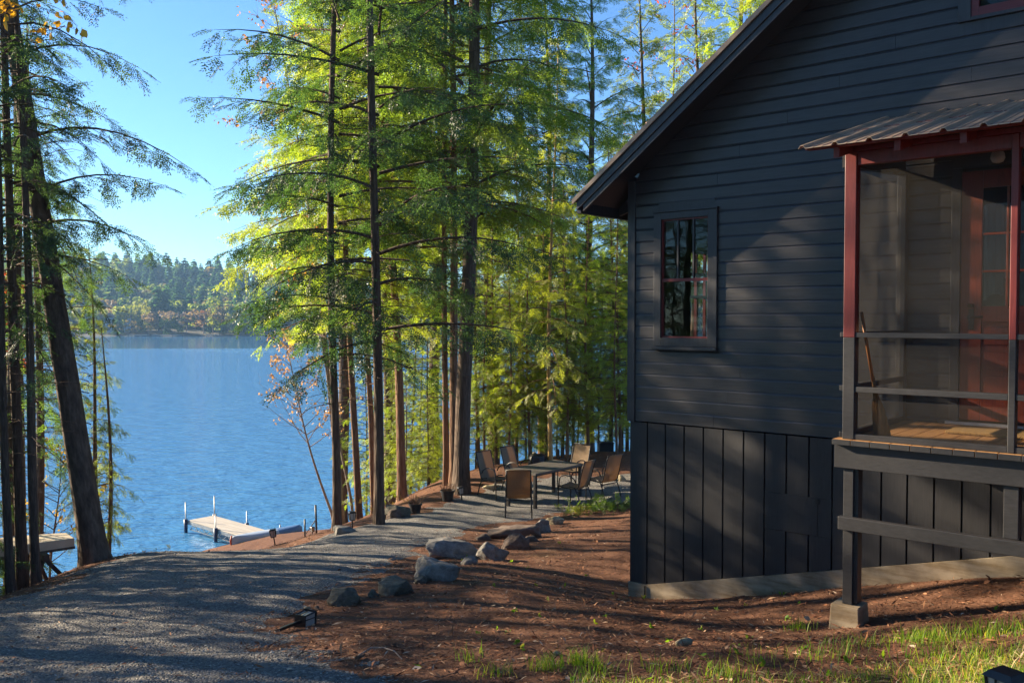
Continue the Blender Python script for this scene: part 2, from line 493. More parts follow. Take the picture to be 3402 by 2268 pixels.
class MB:
    def __init__(s):
        s.v, s.f, s.m = [], [], []

    def quadmesh(s, vs, fs, mi=0):
        o = len(s.v)
        s.v += [tuple(v) for v in vs]
        for f in fs:
            s.f.append(tuple(i + o for i in f))
            s.m.append(mi)

    def hexa(s, p, mi=0):
        s.quadmesh(p, [(0, 3, 2, 1), (4, 5, 6, 7), (0, 1, 5, 4), (1, 2, 6, 5), (2, 3, 7, 6), (3, 0, 4, 7)], mi)

    def box(s, x0, x1, y0, y1, z0, z1, mi=0):
        s.hexa([(x0, y0, z0), (x1, y0, z0), (x1, y1, z0), (x0, y1, z0), (x0, y0, z1), (x1, y0, z1), (x1, y1, z1), (x0, y1, z1)], mi)

    def bar(s, a, b, w, h, up=(0, 0, 1), mi=0):
        a, b, up = Vector(a), Vector(b), Vector(up)
        d = (b - a).normalized()
        x = d.cross(up)
        if x.length < 1e-4:
            x = d.cross(Vector((1, 0, 0)))
        x.normalize()
        z = x.cross(d)
        x, z = x * w / 2, z * h / 2
        s.hexa([a - x - z, a + x - z, b + x - z, b - x - z, a - x + z, a + x + z, b + x + z, b - x + z], mi)

    def tube(s, pts, rad, n=8, mi=0, cap=True):
        pts = [Vector(p) for p in pts]
        if not isinstance(rad, (list, tuple)):
            rad = [rad] * len(pts)
        o = len(s.v)
        px = None
        for i, p in enumerate(pts):
            d = (pts[min(i + 1, len(pts) - 1)] - pts[max(i - 1, 0)]).normalized()
            x = px - d * px.dot(d) if px is not None else d.cross(Vector((0.13, 0.21, 0.97)))
            if x.length < 1e-3:
                x = d.cross(Vector((1, 0, 0)))
            x.normalize()
            px = x
            y = d.cross(x)
            for k in range(n):
                a = 2 * math.pi * k / n
                s.v.append(tuple(p + (x * math.cos(a) + y * math.sin(a)) * rad[i]))
        for i in range(len(pts) - 1):
            for k in range(n):
                k2 = (k + 1) % n
                s.f.append((o + i * n + k, o + i * n + k2, o + (i + 1) * n + k2, o + (i + 1) * n + k))
                s.m.append(mi)
        if cap:
            s.f.append(tuple(o + k for k in reversed(range(n))))
            s.f.append(tuple(o + (len(pts) - 1) * n + k for k in range(n)))
            s.m += [mi, mi]

    def lathe(s, prof, n=20, c=(0, 0, 0), mi=0):
        o = len(s.v)
        for r, z in prof:
            for k in range(n):
                a = 2 * math.pi * k / n
                s.v.append((c[0] + r * math.cos(a), c[1] + r * math.sin(a), c[2] + z))
        for i in range(len(prof) - 1):
            for k in range(n):
                k2 = (k + 1) % n
                s.f.append((o + i * n + k, o + i * n + k2, o + (i + 1) * n + k2, o + (i + 1) * n + k))
                s.m.append(mi)
        s.f.append(tuple(o + k for k in reversed(range(n))))
        s.f.append(tuple(o + (len(prof) - 1) * n + k for k in range(n)))
        s.m += [mi, mi]

    def build(s, name, mats, parent=None, smooth=False, bevel=0.0, off=(0, 0, 0)):
        me = bpy.data.meshes.new(name)
        me.from_pydata([(a + off[0], b + off[1], c + off[2]) for a, b, c in s.v], [], s.f)
        for k in (mats if isinstance(mats, (list, tuple)) else [mats]):
            me.materials.append(M[k])
        me.polygons.foreach_set('material_index', s.m)
        if smooth:
            me.polygons.foreach_set('use_smooth', [True] * len(s.f))
        me.update()
        o = put(bpy.data.objects.new(name, me), parent)
        if bevel:
            b = o.modifiers.new('edge', 'BEVEL')
            b.width = bevel
            b.segments = 2
            b.limit_method = 'ANGLE'
            b.angle_limit = R(40)
        return o

def np_mesh(name, V, F, matname, parent=None, smooth=False, mat2=None, n2=0):
    """V (n,3) float, F (m,k) int, all faces with k corners"""
    me = bpy.data.meshes.new(name)
    k = F.shape[1]
    me.vertices.add(len(V))
    me.vertices.foreach_set('co', np.ascontiguousarray(V, dtype=np.float32).ravel())
    me.loops.add(F.size)
    me.loops.foreach_set('vertex_index', np.ascontiguousarray(F, dtype=np.int32).ravel())
    me.polygons.add(len(F))
    me.polygons.foreach_set('loop_start', np.arange(0, F.size, k, dtype=np.int32))
    me.polygons.foreach_set('loop_total', np.full(len(F), k, dtype=np.int32))
    if smooth:
        me.polygons.foreach_set('use_smooth', np.ones(len(F), dtype=bool))
    me.materials.append(M[matname])
    if mat2:
        me.materials.append(M[mat2])
        ix = np.zeros(len(F), dtype=np.int32)
        ix[len(F) - n2:] = 1
        me.polygons.foreach_set('material_index', ix)
    me.update(calc_edges=True)
    return put(bpy.data.objects.new(name, me), parent)

# ------------------------------------------------------------------ photo geometry helpers
def ray(px, py):
    a, b = (px - W0 / 2) / FPX, (H0 / 2 - py) / FPX
    y = math.cos(PITCH) + b * math.sin(PITCH)
    return a / y, (-math.sin(PITCH) + b * math.cos(PITCH)) / y

def at(px, py, D):
    a, b = ray(px, py)
    return Vector((a * D, D, CZ + b * D))

# terrain: a thin-plate surface through surveyed points (x, y, z)
ctl = [tuple(at(*q)) for q in [
    (0, 2268, 4.9), (850, 2268, 4.75), (1700, 2268, 4.6), (2600, 2268, 4.4), (3402, 2268, 4.1),
    (0, 2050, 7.6), (700, 2050, 7.4), (1000, 2085, 7.0), (1700, 2050, 6.9), (1700, 1950, 8.6), (1701, 1900, 10.0),
    (2092, 1984, 9.31), (2430, 1981, 8.57), (2872, 1945, 7.76), (3402, 1916, 6.97), (2855, 2074, 6.3), (2500, 2100, 6.5),
    (1000, 1900, 10.0), (1000, 1850, 11.6), (1000, 1818, 14.0), (1168, 1757, 15.8), (1480, 1652, 19.0),
    (310, 1865, 13.4), (0, 1985, 10.3), (470, 1842, 14.2), (640, 1850, 14.4), (912, 1812, 17.0),
    (1500, 1840, 11.9), (1830, 1722, 17.1), (1700, 1722, 17.2), (1600, 1752, 15.8), (1700, 1790, 14.0), (1900, 1800, 12.9), (2050, 1705, 16.9),
    (1779, 1693, 18.0), (1684, 1680, 18.5), (1935, 1648, 19.24), (1840, 1639, 19.64),
    (1500, 1585, 21.5), (1650, 1545, 23.3), (2050, 1500, 24.0), (1300, 1690, 18.6), (1900, 1560, 22.0)]]
ctl += [tuple(at(*q)) for q in [(850, 1850, 15.4), (760, 1853, 14.8)]]
ctl += [(x, y, CZ + z) for x, y, z in [
    (-5.6, 18.5, -5.2), (-7.2, 25, -6.9), (-5.0, 21, -5.75), (-7.5, 29, -7.7),
    (-6.4, 28.6, -7.1), (-9.2, 33.5, -8.35), (-6.5, 36.5, -8.75), (-3, 33, -7.6), (0, 30, -5.6), (0, 37.5, -9.0), (6, 32, -5.5), (6, 39, -9.2),
    (-11, 33, -8.7), (-12.5, 36, -9.5), (-9, 38.5, -9.5), (-3, 39, -9.5), (-8, 22, -6.4), (-9, 17, -5.5), (-10.5, 27, -7.9), (-13, 22, -8.3), (-16, 18, -9.3), (-14, 30, -9.4),
    (-8.2, 12.5, -4.6), (-10, 10, -5.2), (-13, 9, -7.0), (-17, 10, -9.4), (-9, 5, -3.2), (-14, 3, -6), (-19, 2, -9.2), (-20, -6, -9), (-10, -4, -2.2),
    (0, 0, -1.62), (-4, 0, -1.75), (4, 1, -1.35), (0, -6, -1.2), (9, -4, -0.6), (8, 3, -1.2), (7, 6, -1.7), (14, 4, -0.9),
    (5, 12, -2.9), (10, 12, -2.6), (12, 18, -3.0), (8, 24, -3.6), (14, 26, -4.2), (4, 26, -4.0), (16, 34, -8), (15, 40, -9.6), (0, 48, -10.5), (-20, 40, -10.5), (-28, 20, -10.8), (22, 46, -11)]]
PC = np.array(ctl)
def _tps(r2):
    return np.where(r2 > 1e-9, 0.5 * r2 * np.log(np.maximum(r2, 1e-9)), 0.0)
def _solve():
    n = len(PC)
    d2 = ((PC[:, None, :2] - PC[None, :, :2]) ** 2).sum(-1)
    K = _tps(d2) + np.eye(n) * 0.03
    Pm = np.c_[np.ones(n), PC[:, :2]]
    A = np.zeros((n + 3, n + 3))
    A[:n, :n], A[:n, n:], A[n:, :n] = K, Pm, Pm.T
    return np.linalg.solve(A, np.r_[PC[:, 2], np.zeros(3)])
TW = _solve()

def _hash(ix, iy, s):
    h = (ix.astype(np.int64) * 374761393 + iy.astype(np.int64) * 668265263 + s * 974634777) & 0x7fffffff
    h = ((h ^ (h >> 13)) * 1274126177) & 0x7fffffff
    return ((h ^ (h >> 16)) & 0xffff) / 65535.0

def vnoise(x, y, s=0):
    x, y = np.asarray(x, float), np.asarray(y, float)
    ix, iy = np.floor(x), np.floor(y)
    fx, fy = x - ix, y - iy
    fx, fy = fx * fx * (3 - 2 * fx), fy * fy * (3 - 2 * fy)
    a, b = _hash(ix, iy, s), _hash(ix + 1, iy, s)
    c, d = _hash(ix, iy + 1, s), _hash(ix + 1, iy + 1, s)
    return (a * (1 - fx) + b * fx) * (1 - fy) + (c * (1 - fx) + d * fx) * fy - 0.5

def hz(x, y):
    """ground height (arrays)"""
    x, y = np.atleast_1d(np.asarray(x, float)), np.atleast_1d(np.asarray(y, float))
    out = np.empty(x.size)
    xf, yf = x.ravel(), y.ravel()
    for i in range(0, x.size, 40000):
        s = slice(i, i + 40000)
        r2 = (xf[s, None] - PC[None, :, 0]) ** 2 + (yf[s, None] - PC[None, :, 1]) ** 2
        out[s] = _tps(r2) @ TW[:-3] + TW[-3] + TW[-2] * xf[s] + TW[-1] * yf[s]
    out = np.clip(out, -2.5, CZ + 1.5).reshape(x.shape)
    return out + 0.035 * vnoise(x * 1.3, y * 1.3, 1) + 0.025 * vnoise(x * 4, y * 4, 2)

def gz(x, y):
    return float(hz(x, y)[0])

def G(px, py, d0=2.5, d1=45):
    """the ground point seen at photo pixel (px, py)"""
    a, b = ray(px, py)
    D = np.arange(d0, d1, 0.04)
    below = (CZ + b * D) < hz(a * D, D)
    i = int(np.argmax(below)) if below.any() else len(D) - 1
    return Vector((a * D[i], D[i], gz(a * D[i], D[i])))

def axis(*segs):
    out = [segs[0][0]]
    for a, b, st in segs:
        n = max(1, int(round((b - a) / st)))
        out += list(np.linspace(a, b, n + 1)[1:])
    return np.array(out)

def grid_mesh(name, xs, ys, zf, matname, keep=None, smooth=True):
    X, Y = np.meshgrid(xs, ys)
    Z = zf(X, Y)
    V = np.c_[X.ravel(), Y.ravel(), Z.ravel()]
    nx, ny = len(xs), len(ys)
    I = np.arange((nx - 1) * (ny - 1))
    r, c = I // (nx - 1), I % (nx - 1)
    a = r * nx + c
    F = np.c_[a, a + 1, a + nx + 1, a + nx]
    if keep is not None:
        F = F[keep(V[F].mean(1))]
        used = np.unique(F)
        mp = np.full(len(V), -1)
        mp[used] = np.arange(len(used))
        V, F = V[used], mp[F]
    return np_mesh(name, V, F, matname, smooth=smooth)

# ------------------------------------------------------------------ ground, gravel, lake, far hills
ground = grid_mesh('ground', axis((-300, -40, 20), (-40, -14, 1.0), (-14, 9, 0.13), (9, 40, 1.0), (40, 300, 20)),
                   axis((-60, 2, 2.0), (2, 27, 0.13), (27, 44, 0.5), (44, 60, 2)), hz, 'ground')
tag(ground, kind='structure')

def pxw(q):
    a, b = ray(q[0], q[1])
    return (a * q[2], q[2])
GP = np.array([pxw(q) for q in [
    (1480, 2268, 4.3), (1450, 2262, 4.65), (1380, 2240, 4.9), (1120, 2228, 5.05), (1000, 2190, 5.4), (950, 2130, 6.0), (860, 2085, 6.9), (980, 2040, 7.6), (1100, 1985, 8.6),
    (1230, 1925, 9.7), (1340, 1860, 11.2), (1400, 1800, 13.2), (1500, 1775, 14.2), (1640, 1735, 16.4), (1830, 1705, 17.6), (1950, 1690, 18.0), (2085, 1680, 18.0),
    (2300, 1650, 17.5), (2300, 1590, 21.5), (2085, 1588, 21.2), (1850, 1600, 21.2), (1700, 1610, 20.6), (1560, 1645, 19.3), (1400, 1695, 17.7), (1250, 1740, 16.5), (1150, 1765, 15.9), (1050, 1795, 15.4), (950, 1822, 15.4),
    (840, 1856, 14.8), (640, 1858, 14.0), (470, 1850, 13.6), (379, 1868, 12.9), (294, 1880, 12.2), (235, 1918, 11.3), (126, 1968, 10.1), (0, 2006, 9.1), (-200, 2080, 8.0), (-500, 2268, 6.2), (-900, 2400, 4.0), (0, 2400, 1.0), (1400, 2400, 1.2)]])
def sdist(P, poly):
    """signed distance to a polygon, positive inside"""
    x, y = P[:, 0], P[:, 1]
    ins = np.zeros(len(P), bool)
    best = np.full(len(P), 1e9)
    n = len(poly)
    for i in range(n):
        (x0, y0), (x1, y1) = poly[i], poly[(i + 1) % n]
        c = (y0 > y) != (y1 > y)
        with np.errstate(divide='ignore', invalid='ignore'):
            xi = (x1 - x0) * (y - y0) / (y1 - y0 if y1 != y0 else 1e-9) + x0
        ins ^= c & (x < xi)
        dx, dy = x1 - x0, y1 - y0
        tt = np.clip(((x - x0) * dx + (y - y0) * dy) / (dx * dx + dy * dy + 1e-12), 0, 1)
        best = np.minimum(best, np.hypot(x - x0 - tt * dx, y - y0 - tt * dy))
    return np.where(ins, best, -best)
def gravel_z(X, Y):
    sh = X.shape
    x, y = X.ravel(), Y.ravel()
    d = sdist(np.c_[x, y], GP) + 0.5 * vnoise(x * 1.7, y * 1.7, 5) + 0.3 * vnoise(x * 6, y * 6, 6)
    z = hz(x, y) + np.clip(d * 0.09, -0.04, 0.022)
    return z.reshape(sh)
gravel = grid_mesh('gravel_path', np.arange(-9, 4.2, 0.07), np.arange(1.0, 22, 0.07), gravel_z, 'gravel',
                   keep=lambda c: sdist(c[:, :2], GP) + 0.5 * vnoise(c[:, 0] * 1.7, c[:, 1] * 1.7, 5) + 0.3 * vnoise(c[:, 0] * 6, c[:, 1] * 6, 6) > -0.25)
tag(gravel, kind='structure')

lk = MB()
lk.quadmesh([(-900, -200, 0), (900, -200, 0), (900, 900, 0), (-900, 900, 0)], [(0, 1, 2, 3)])
tag(lk.build('lake', 'water'), kind='structure')

def shore_y(x):
    return 428 + 14 * np.sin(x * 0.013 + 1.0) + 6 * np.sin(x * 0.05) + 10 * vnoise(x * 0.02, x * 0 + 3.3, 9)
def hill_z(X, Y):
    d = Y - shore_y(X)
    ridge = 17 + 34 / (1 + np.exp((X + 250) / 55.0)) + 9 * vnoise(X * 0.008, Y * 0 + 1.7, 12) * 2
    up = np.clip(d / 330.0, 0, 1)
    z = np.where(d < 0, d * 0.15, 1.0 + ridge * (up * up * (3 - 2 * up)) + d * 0.006)
    return z + np.where(d > 10, 3.5 * vnoise(X * 0.03, Y * 0.03, 13), 0)
hills = grid_mesh('far_hills', np.arange(-760, 761, 10.0), np.arange(380, 880, 8.0), hill_z, 'hillfloor')
tag(hills, kind='structure')

# ------------------------------------------------------------------ the cabin (local: x along the gable wall, y into the house, z relative to the eye)
HB = 2.97
cabin = thing('cabin', 'charcoal clapboard cabin with dark red trimmed windows and a screened side porch', 'cabin', (1.23, 9.33, CZ - HB), R(-40))
OFF = (0, 0, HB)
def hb(mb, name, mats, parent=cabin, **k):
    return mb.build(name, mats, parent, off=OFF, **k)

SL = 0.745                      # roof slope
RX, RIDGE = 4.7, 4.7            # ridge position, house spans x = 0 .. 9.4
def roof_low(x):                # underside of the rake board, left slope
    return 1.285 + SL * x if x <= RX else 1.285 + SL * (2 * RX - x)

# holes in the gable wall: x0, x1, z0, z1
WIN = (0.34, 1.01, -0.335, 1.045)
UPW = (3.17, 4.05, 2.375, 3.75)
DOOR = (3.10, 4.12, -0.90, 1.27)
sid = MB()
pitch_s = 0.1243
prof = [(-0.019, 0.0), (-0.018, 0.003), (-0.017, 0.101), (-0.009, 0.117), (-0.008, pitch_s), (0.03, pitch_s), (0.03, 0.0)]
z = -1.088
row = 0
while z < 4.9:
    zt = z + pitch_s
    xl = max(0.085, (z - 1.396) / SL)
    xl2 = max(0.085, (zt - 1.396) / SL)
    xr, xr2 = 9.36 - (xl - 0.085), 9.36 - (xl2 - 0.085)
    spans = [(xl, xl2, xr, xr2)]
    for hx0, hx1, h0, h1 in (WIN, UPW, DOOR):
        if zt > h0 + 0.01 and z < h1 - 0.01:
            new = []
            for a, a2, b, b2 in spans:
                if a < hx0 < b:
                    new.append((a, a2, hx0 + 0.02, hx0 + 0.02))
                    new.append((hx1 - 0.02, hx1 - 0.02, b, b2))
                else:
                    new.append((a, a2, b, b2))
            spans = new
    # butt joints between boards
    out = []
    for a, a2, b, b2 in spans:
        j = a + 0.9 + (row * 1.37) % 2.6
        while j < b - 0.4:
            out.append((a, a2, j - 0.001, j - 0.001))
            a = a2 = j + 0.001
            j += 2.8
        out.append((a, a2, b, b2))
    for a, a2, b, b2 in out:
        if b - a < 0.02 and b2 - a2 < 0.02:
            continue
        L = [(a + (a2 - a) * zz / pitch_s, y, z + zz) for y, zz in prof]
        Rr = [(b + (b2 - b) * zz / pitch_s, y, z + zz) for y, zz in prof]
        n = len(prof)
        sid.quadmesh(L + Rr, [(i, (i + 1) % n, n + (i + 1) % n, n + i) for i in range(n)] + [tuple(reversed(range(n))), tuple(range(n, 2 * n))])
    z = zt
    row += 1
hb(sid, 'siding', 'siding')

# nail heads low on the siding
# skirting boards with V grooves, bottom cut to the slope of the footing
FT = [(0.0, -2.793), (0.23, -2.789), (1.52, -2.452), (2.45, -2.206), (3.68, -1.878), (9.4, -0.95)]
FB = [(0.0, -3.2), (9.4, -1.6)]
def lerp(tab, x):
    for (x0, z0), (x1, z1) in zip(tab, tab[1:]):
        if x <= x1:
            return z0 + (z1 - z0) * (x - x0) / (x1 - x0)
    return tab[-1][1]
HATCH = (1.55, 2.03, -2.0, -1.65)
sk = MB()
x = 0.022
while x < 9.2:
    x1 = x + 0.2135
    g = 0.0045
    for zt, zb0, zb1 in ([(-1.105, None, None)] if not (x1 > HATCH[0] + 0.03 and x < HATCH[1] - 0.03) else [(-1.105, HATCH[3], HATCH[3]), (HATCH[2], None, None)]):
        b0 = lerp(FT, x) if zb0 is None else zb0
        b1 = lerp(FT, x1) if zb1 is None else zb1
        a0, a1 = x + g, x1 - g
        P = [(a0 + 0.004, -0.012, b0), (a1 - 0.004, -0.012, b1), (a1 + 0.004, 0.02, b1), (a0 - 0.004, 0.02, b0)]
        Q = [(a0 + 0.004, -0.012, zt), (a1 - 0.004, -0.012, zt), (a1 + 0.004, 0.02, zt), (a0 - 0.004, 0.02, zt)]
        sk.hexa(P + Q)
    x = x1
sk.box(0.022, 9.3, 0.012, 0.05, -2.2, -1.105)
sk.box(1.521, 2.1525, -0.0115, 0.0115, -1.9985, -1.6515)
hb(sk, 'skirting', 'skirt')
h = MB()
h.box(HATCH[0] + 0.004, HATCH[1] - 0.003, -0.0165, -0.0117, HATCH[2] + 0.004, HATCH[3] - 0.004)
hatch = hb(h, 'access_panel', 'skirt', bevel=0.003)
h = MB()
h.box(2.012, 2.045, -0.026, -0.0185, -1.70, -1.655)
hb(h, 'hinge', 'blackmetal', hatch)

fd = MB()
pts = [0.02, 0.23, 0.6, 1.0, 1.52, 2.0, 2.45, 3.0, 3.68, 5, 7, 9.3]
for a, b in zip(pts, pts[1:]):
    fd.hexa([(a, -0.03, lerp(FB, a)), (b, -0.03, lerp(FB, b)), (b, 0.2, lerp(FB, b)), (a, 0.2, lerp(FB, a)),
             (a, -0.03, lerp(FT, a) - 0.003), (b, -0.03, lerp(FT, b) - 0.003), (b, 0.2, lerp(FT, b) - 0.003), (a, 0.2, lerp(FT, a) - 0.003)])
fd.box(0.0, 0.2, 0.2, 6.8, -3.3, -2.795)
hb(fd, 'foundation', 'concrete')
d = MB()
d.tube([(0.232, -0.045, -3.02), (0.23, -0.04, -2.80)], 0.008, 6)
hb(d, 'ground_wire', 'blackmetal')

tr = MB()
tr.box(0.0, 0.088, -0.034, 0.022, -1.10, 1.398)
hb(tr, 'corner_board', 'trim', bevel=0.003)

# the other walls and the dim room behind the window
iw = MB()
SW = (1.10, 1.74, -0.28, 0.74)           # window in the lake-side wall (y range, z range)
iw.box(0.02, 0.12, 0.031, SW[0], -2.79, 1.395)
iw.box(0.02, 0.12, SW[1], 6.8, -2.79, 1.395)
iw.box(0.02, 0.12, SW[0], SW[1], -2.79, SW[2])
iw.box(0.02, 0.12, SW[0], SW[1], SW[3], 1.395)
iw.box(9.28, 9.38, 0.03, 6.8, -2.0, 1.3)
iw.hexa([(0.12, 6.7, -2.8), (9.28, 6.7, -2.8), (9.28, 6.8, -2.8), (0.12, 6.8, -2.8), (0.12, 6.7, 1.3), (9.28, 6.7, 1.3), (9.28, 6.8, 1.3), (0.12, 6.8, 1.3)])
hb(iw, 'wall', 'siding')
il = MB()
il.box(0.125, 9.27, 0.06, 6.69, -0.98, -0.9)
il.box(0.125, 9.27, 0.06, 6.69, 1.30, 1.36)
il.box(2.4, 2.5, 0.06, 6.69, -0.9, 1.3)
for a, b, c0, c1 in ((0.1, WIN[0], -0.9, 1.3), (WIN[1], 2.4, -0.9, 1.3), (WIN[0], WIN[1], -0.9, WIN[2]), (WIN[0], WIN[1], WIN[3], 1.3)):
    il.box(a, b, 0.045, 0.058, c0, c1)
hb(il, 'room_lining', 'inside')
sw = MB()
for k in range(4):
    yy = SW[0] + (SW[1] - SW[0]) * k / 3
    sw.bar((0.07, yy, SW[2]), (0.07, yy, SW[3]), 0.035 if k in (0, 3) else 0.022, 0.035)
for zz in (SW[2], 0.22, 0.48, SW[3]):
    sw.bar((0.072, SW[0], zz), (0.072, SW[1], zz), 0.03, 0.035)
hb(sw, 'lakeside_window', 'redtrim')

# the double-hung window
wn = MB()
x0, x1, z0, z1 = WIN
cw = 0.062
wn.box(x0 - 0.02, x0 + cw, -0.045, 0.03, z0 + 0.03, z1)
wn.box(x1 - cw - 0.02, x1 + 0.015, -0.045, 0.03, z0 + 0.03, z1)
wn.box(x0 + cw, x1 - cw - 0.02, -0.045, 0.03, z1 - 0.068, z1)
wn.box(x0 + cw, x1 - cw - 0.02, -0.045, 0.03, z0 + 0.03, z0 + 0.115)
wn.box(x0 - 0.03, x1 + 0.025, -0.058, 0.0, z1 + 0.001, z1 + 0.02)
wn.box(x0 + 0.018, x1 - 0.018, -0.019, 0.03, z1 + 0.021, 1.1492)
winf = hb(wn, 'window', 'trim', bevel=0.003)
s = MB()
s.box(x0 - 0.03, x1 + 0.025, -0.075, 0.0, z0 - 0.005, z0 + 0.028)
hb(s, 'sill', 'trim', winf, bevel=0.004)
s = MB()
ix0, ix1, iz0, iz1 = x0 + cw + 0.001, x1 - cw - 0.021, z0 + 0.117, z1 - 0.07
for a, b in ((ix0, ix0 + 0.012), (ix1 - 0.012, ix1)):
    s.box(a, b, -0.022, 0.03, iz0, iz1)
for a, b in ((iz0, iz0 + 0.016), (iz1 - 0.012, iz1), (0.348, 0.378)):
    s.box(ix0 + 0.0125, ix1 - 0.0125, -0.02, 0.03, a, b)
sash = hb(s, 'sash', 'redtrim', winf)
s = MB()
for k in (1, 2):
    xx = ix0 + (ix1 - ix0) * k / 3
    s.box(xx - 0.008, xx + 0.008, -0.012, 0.02, 0.379, iz1 - 0.013)
hb(s, 'muntin', 'trim', winf)
s = MB()
s.box(ix0 + 0.012, ix1 - 0.012, 0.004, 0.007, iz0 + 0.016, iz1 - 0.012)
hb(s, 'pane', 'glass', winf)

# upper window, half out of the picture
x0, x1, z0, z1 = UPW
u = MB()
u.box(x0 - 0.02, x0 + 0.075, -0.045, 0.03, z0, z1)
u.box(x1 - 0.075, x1 + 0.02, -0.045, 0.03, z0, z1)
u.box(x0 + 0.075, x1 - 0.075, -0.045, 0.03, z1 - 0.08, z1)
u.box(x0 + 0.075, x1 - 0.075, -0.045, 0.03, z0, z0 + 0.03)
u.box(x0 + 0.018, x1 - 0.018, -0.019, 0.03, 2.2682, z0 - 0.001)
upf = hb(u, 'gable_window', 'trim', bevel=0.003)
u = MB()
u.box(x0 + 0.076, x0 + 0.13, -0.03, 0.03, z0 + 0.031, z1 - 0.081)
u.box(x1 - 0.13, x1 - 0.076, -0.03, 0.03, z0 + 0.031, z1 - 0.081)
u.box(x0 + 0.131, x1 - 0.131, -0.03, 0.03, z0 + 0.031, z0 + 0.10)
u.box(x0 + 0.131, x1 - 0.131, -0.03, 0.03, z1 - 0.13, z1 - 0.081)
hb(u, 'sash', 'redtrim', upf)
u = MB()
u.box(x0 + 0.12, x1 - 0.12, 0.004, 0.008, z0 + 0.09, z1 - 0.12)
hb(u, 'pane', 'glass', upf)
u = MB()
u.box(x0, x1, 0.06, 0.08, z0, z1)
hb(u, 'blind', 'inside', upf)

# roof: deck, rake boards, soffit, rafter tails, drip edge
OV, EO = 0.46, 0.34
rf = MB()
def slope_slab(mb, y0, y1, dz0, dz1, xa, xb, mi=0):
    for sgn in (1, -1):
        f = (lambda q: q) if sgn == 1 else (lambda q: 2 * RX - q)
        za, zb = 1.285 + SL * xa, 1.285 + SL * xb
        P = [(f(xa), y0, za + dz0), (f(xb), y0, zb + dz0), (f(xb), y1, zb + dz0), (f(xa), y1, za + dz0),
             (f(xa), y0, za + dz1), (f(xb), y0, zb + dz1), (f(xb), y1, zb + dz1), (f(xa), y1, za + dz1)]
        if sgn == -1:
            P = [P[i] for i in (1, 0, 3, 2, 5, 4, 7, 6)]
        mb.hexa(P, mi)
slope_slab(rf, -OV - 0.02, 7.1, 0.165, 0.2, -EO - 0.03, RX)
roof = hb(rf, 'roof', 'roofmetal')
q = MB()
slope_slab(q, -OV - 0.035, -OV - 0.0205, 0.152, 0.204, -EO - 0.045, RX)
hb(q, 'drip_edge', 'dripedge', roof)
q = MB()
slope_slab(q, -OV - 0.012, -OV + 0.02, 0.06, 0.163, -EO, RX)
slope_slab(q, -OV + 0.004, -OV + 0.04, -0.012, 0.059, -EO + 0.07, RX)
hb(q, 'rake_board', 'trim', roof, bevel=0.003)
q = MB()
slope_slab(q, -OV + 0.021, -0.001, 0.115, 0.162, -EO, RX)
slope_slab(q, 0.0, 7.05, 0.1155, 0.1615, -EO, 0.06)
hb(q, 'soffit', 'trim', roof)
for yy in (0.25, 0.75, 1.25, 1.85, 2.4):
    q = MB()
    za, zb = 1.285 - SL * (EO - 0.05), 1.285 - 0.001 * SL
    q.hexa([(-EO + 0.05, yy, za + 0.02), (-0.001, yy, zb - 0.10), (-0.001, yy + 0.045, zb - 0.10), (-EO + 0.05, yy + 0.045, za + 0.02),
            (-EO + 0.05, yy, za + 0.112), (-0.001, yy, zb + 0.112), (-0.001, yy + 0.045, zb + 0.112), (-EO + 0.05, yy + 0.045, za + 0.112)])
    hb(q, 'rafter_tail', 'trim', roof)
q = MB()
q.box(-EO - 0.02, -EO + 0.03, -OV + 0.021, 7.05, 1.285 - SL * EO + 0.03, 1.285 - SL * EO + 0.16)
hb(q, 'eave_board', 'trim', roof)

# ------------------------------------------------------------------ screened porch (part of the cabin)
PX1 = 5.35
pd = MB()
xx = 2.714
k = 0
while xx < PX1:
    w = 0.129
    pd.box(xx, xx + w, -1.545, -0.025, -0.924, -0.886, 1)
    pd.box(xx, xx + w, -1.549, -1.546, -0.9245, -0.8855, 0)
    xx += w + 0.0055
    k += 1
porch = hb(pd, 'porch', ['black', 'deck'], bevel=0.003)
b = MB()
b.box(2.716, PX1, -1.50, -1.455, -1.096, -0.926)
b.box(2.716, 2.76, -1.454, -0.02, -1.096, -0.926)
for j in range(6):
    b.box(3.1 + 0.4 * j, 3.14 + 0.4 * j, -1.454, -0.03, -1.08, -0.927)
hb(b, 'deck_beam', 'black', porch, bevel=0.003)

def porch_post(x0, x1, y0, y1, zt=1.168, zp=-0.152):
    p = MB()
    p.box(x0, x1, y0, y1, zp, zt, 1)
    p.box(x0, x1, y0, y1, -0.885, zp, 0)
    hb(p, 'post', ['black', 'red'], porch, bevel=0.004)
porch_post(2.77, 2.852, -1.50, -1.412)
porch_post(3.831, 3.873, -1.50, -1.412)
porch_post(4.95, 5.03, -1.50, -1.412)
p = MB()
p.box(2.712, 2.782, -0.095, -0.023, -0.885, 1.22)
hb(p, 'wall_post', 'black', porch, bevel=0.004)
for z0, z1 in ((-0.152, -0.117), (-0.544, -0.505), (-0.885, -0.845)):
    p = MB()
    p.box(2.853, 3.830, -1.495, -1.405 if z0 > -0.6 else -1.41, z0, z1)
    p.box(3.874, 4.949, -1.495, -1.405 if z0 > -0.6 else -1.41, z0, z1)
    p.box(2.715, 2.78, -1.411, -0.096, z0, z1)
    hb(p, 'rail', 'black', porch, bevel=0.003)
p = MB()
p.box(2.853, 3.830, -1.49, -1.42, 1.075, 1.168)
p.box(3.874, 4.949, -1.49, -1.42, 1.075, 1.168)
p.box(2.72, PX1 - 0.1, -1.505, -1.415, 1.17, 1.205)
hb(p, 'header', 'red', porch, bevel=0.003)
PS = (1.705 - 1.185) / 1.85
def pr(y):                                   # top line of the rafters
    return 1.665 + PS * y
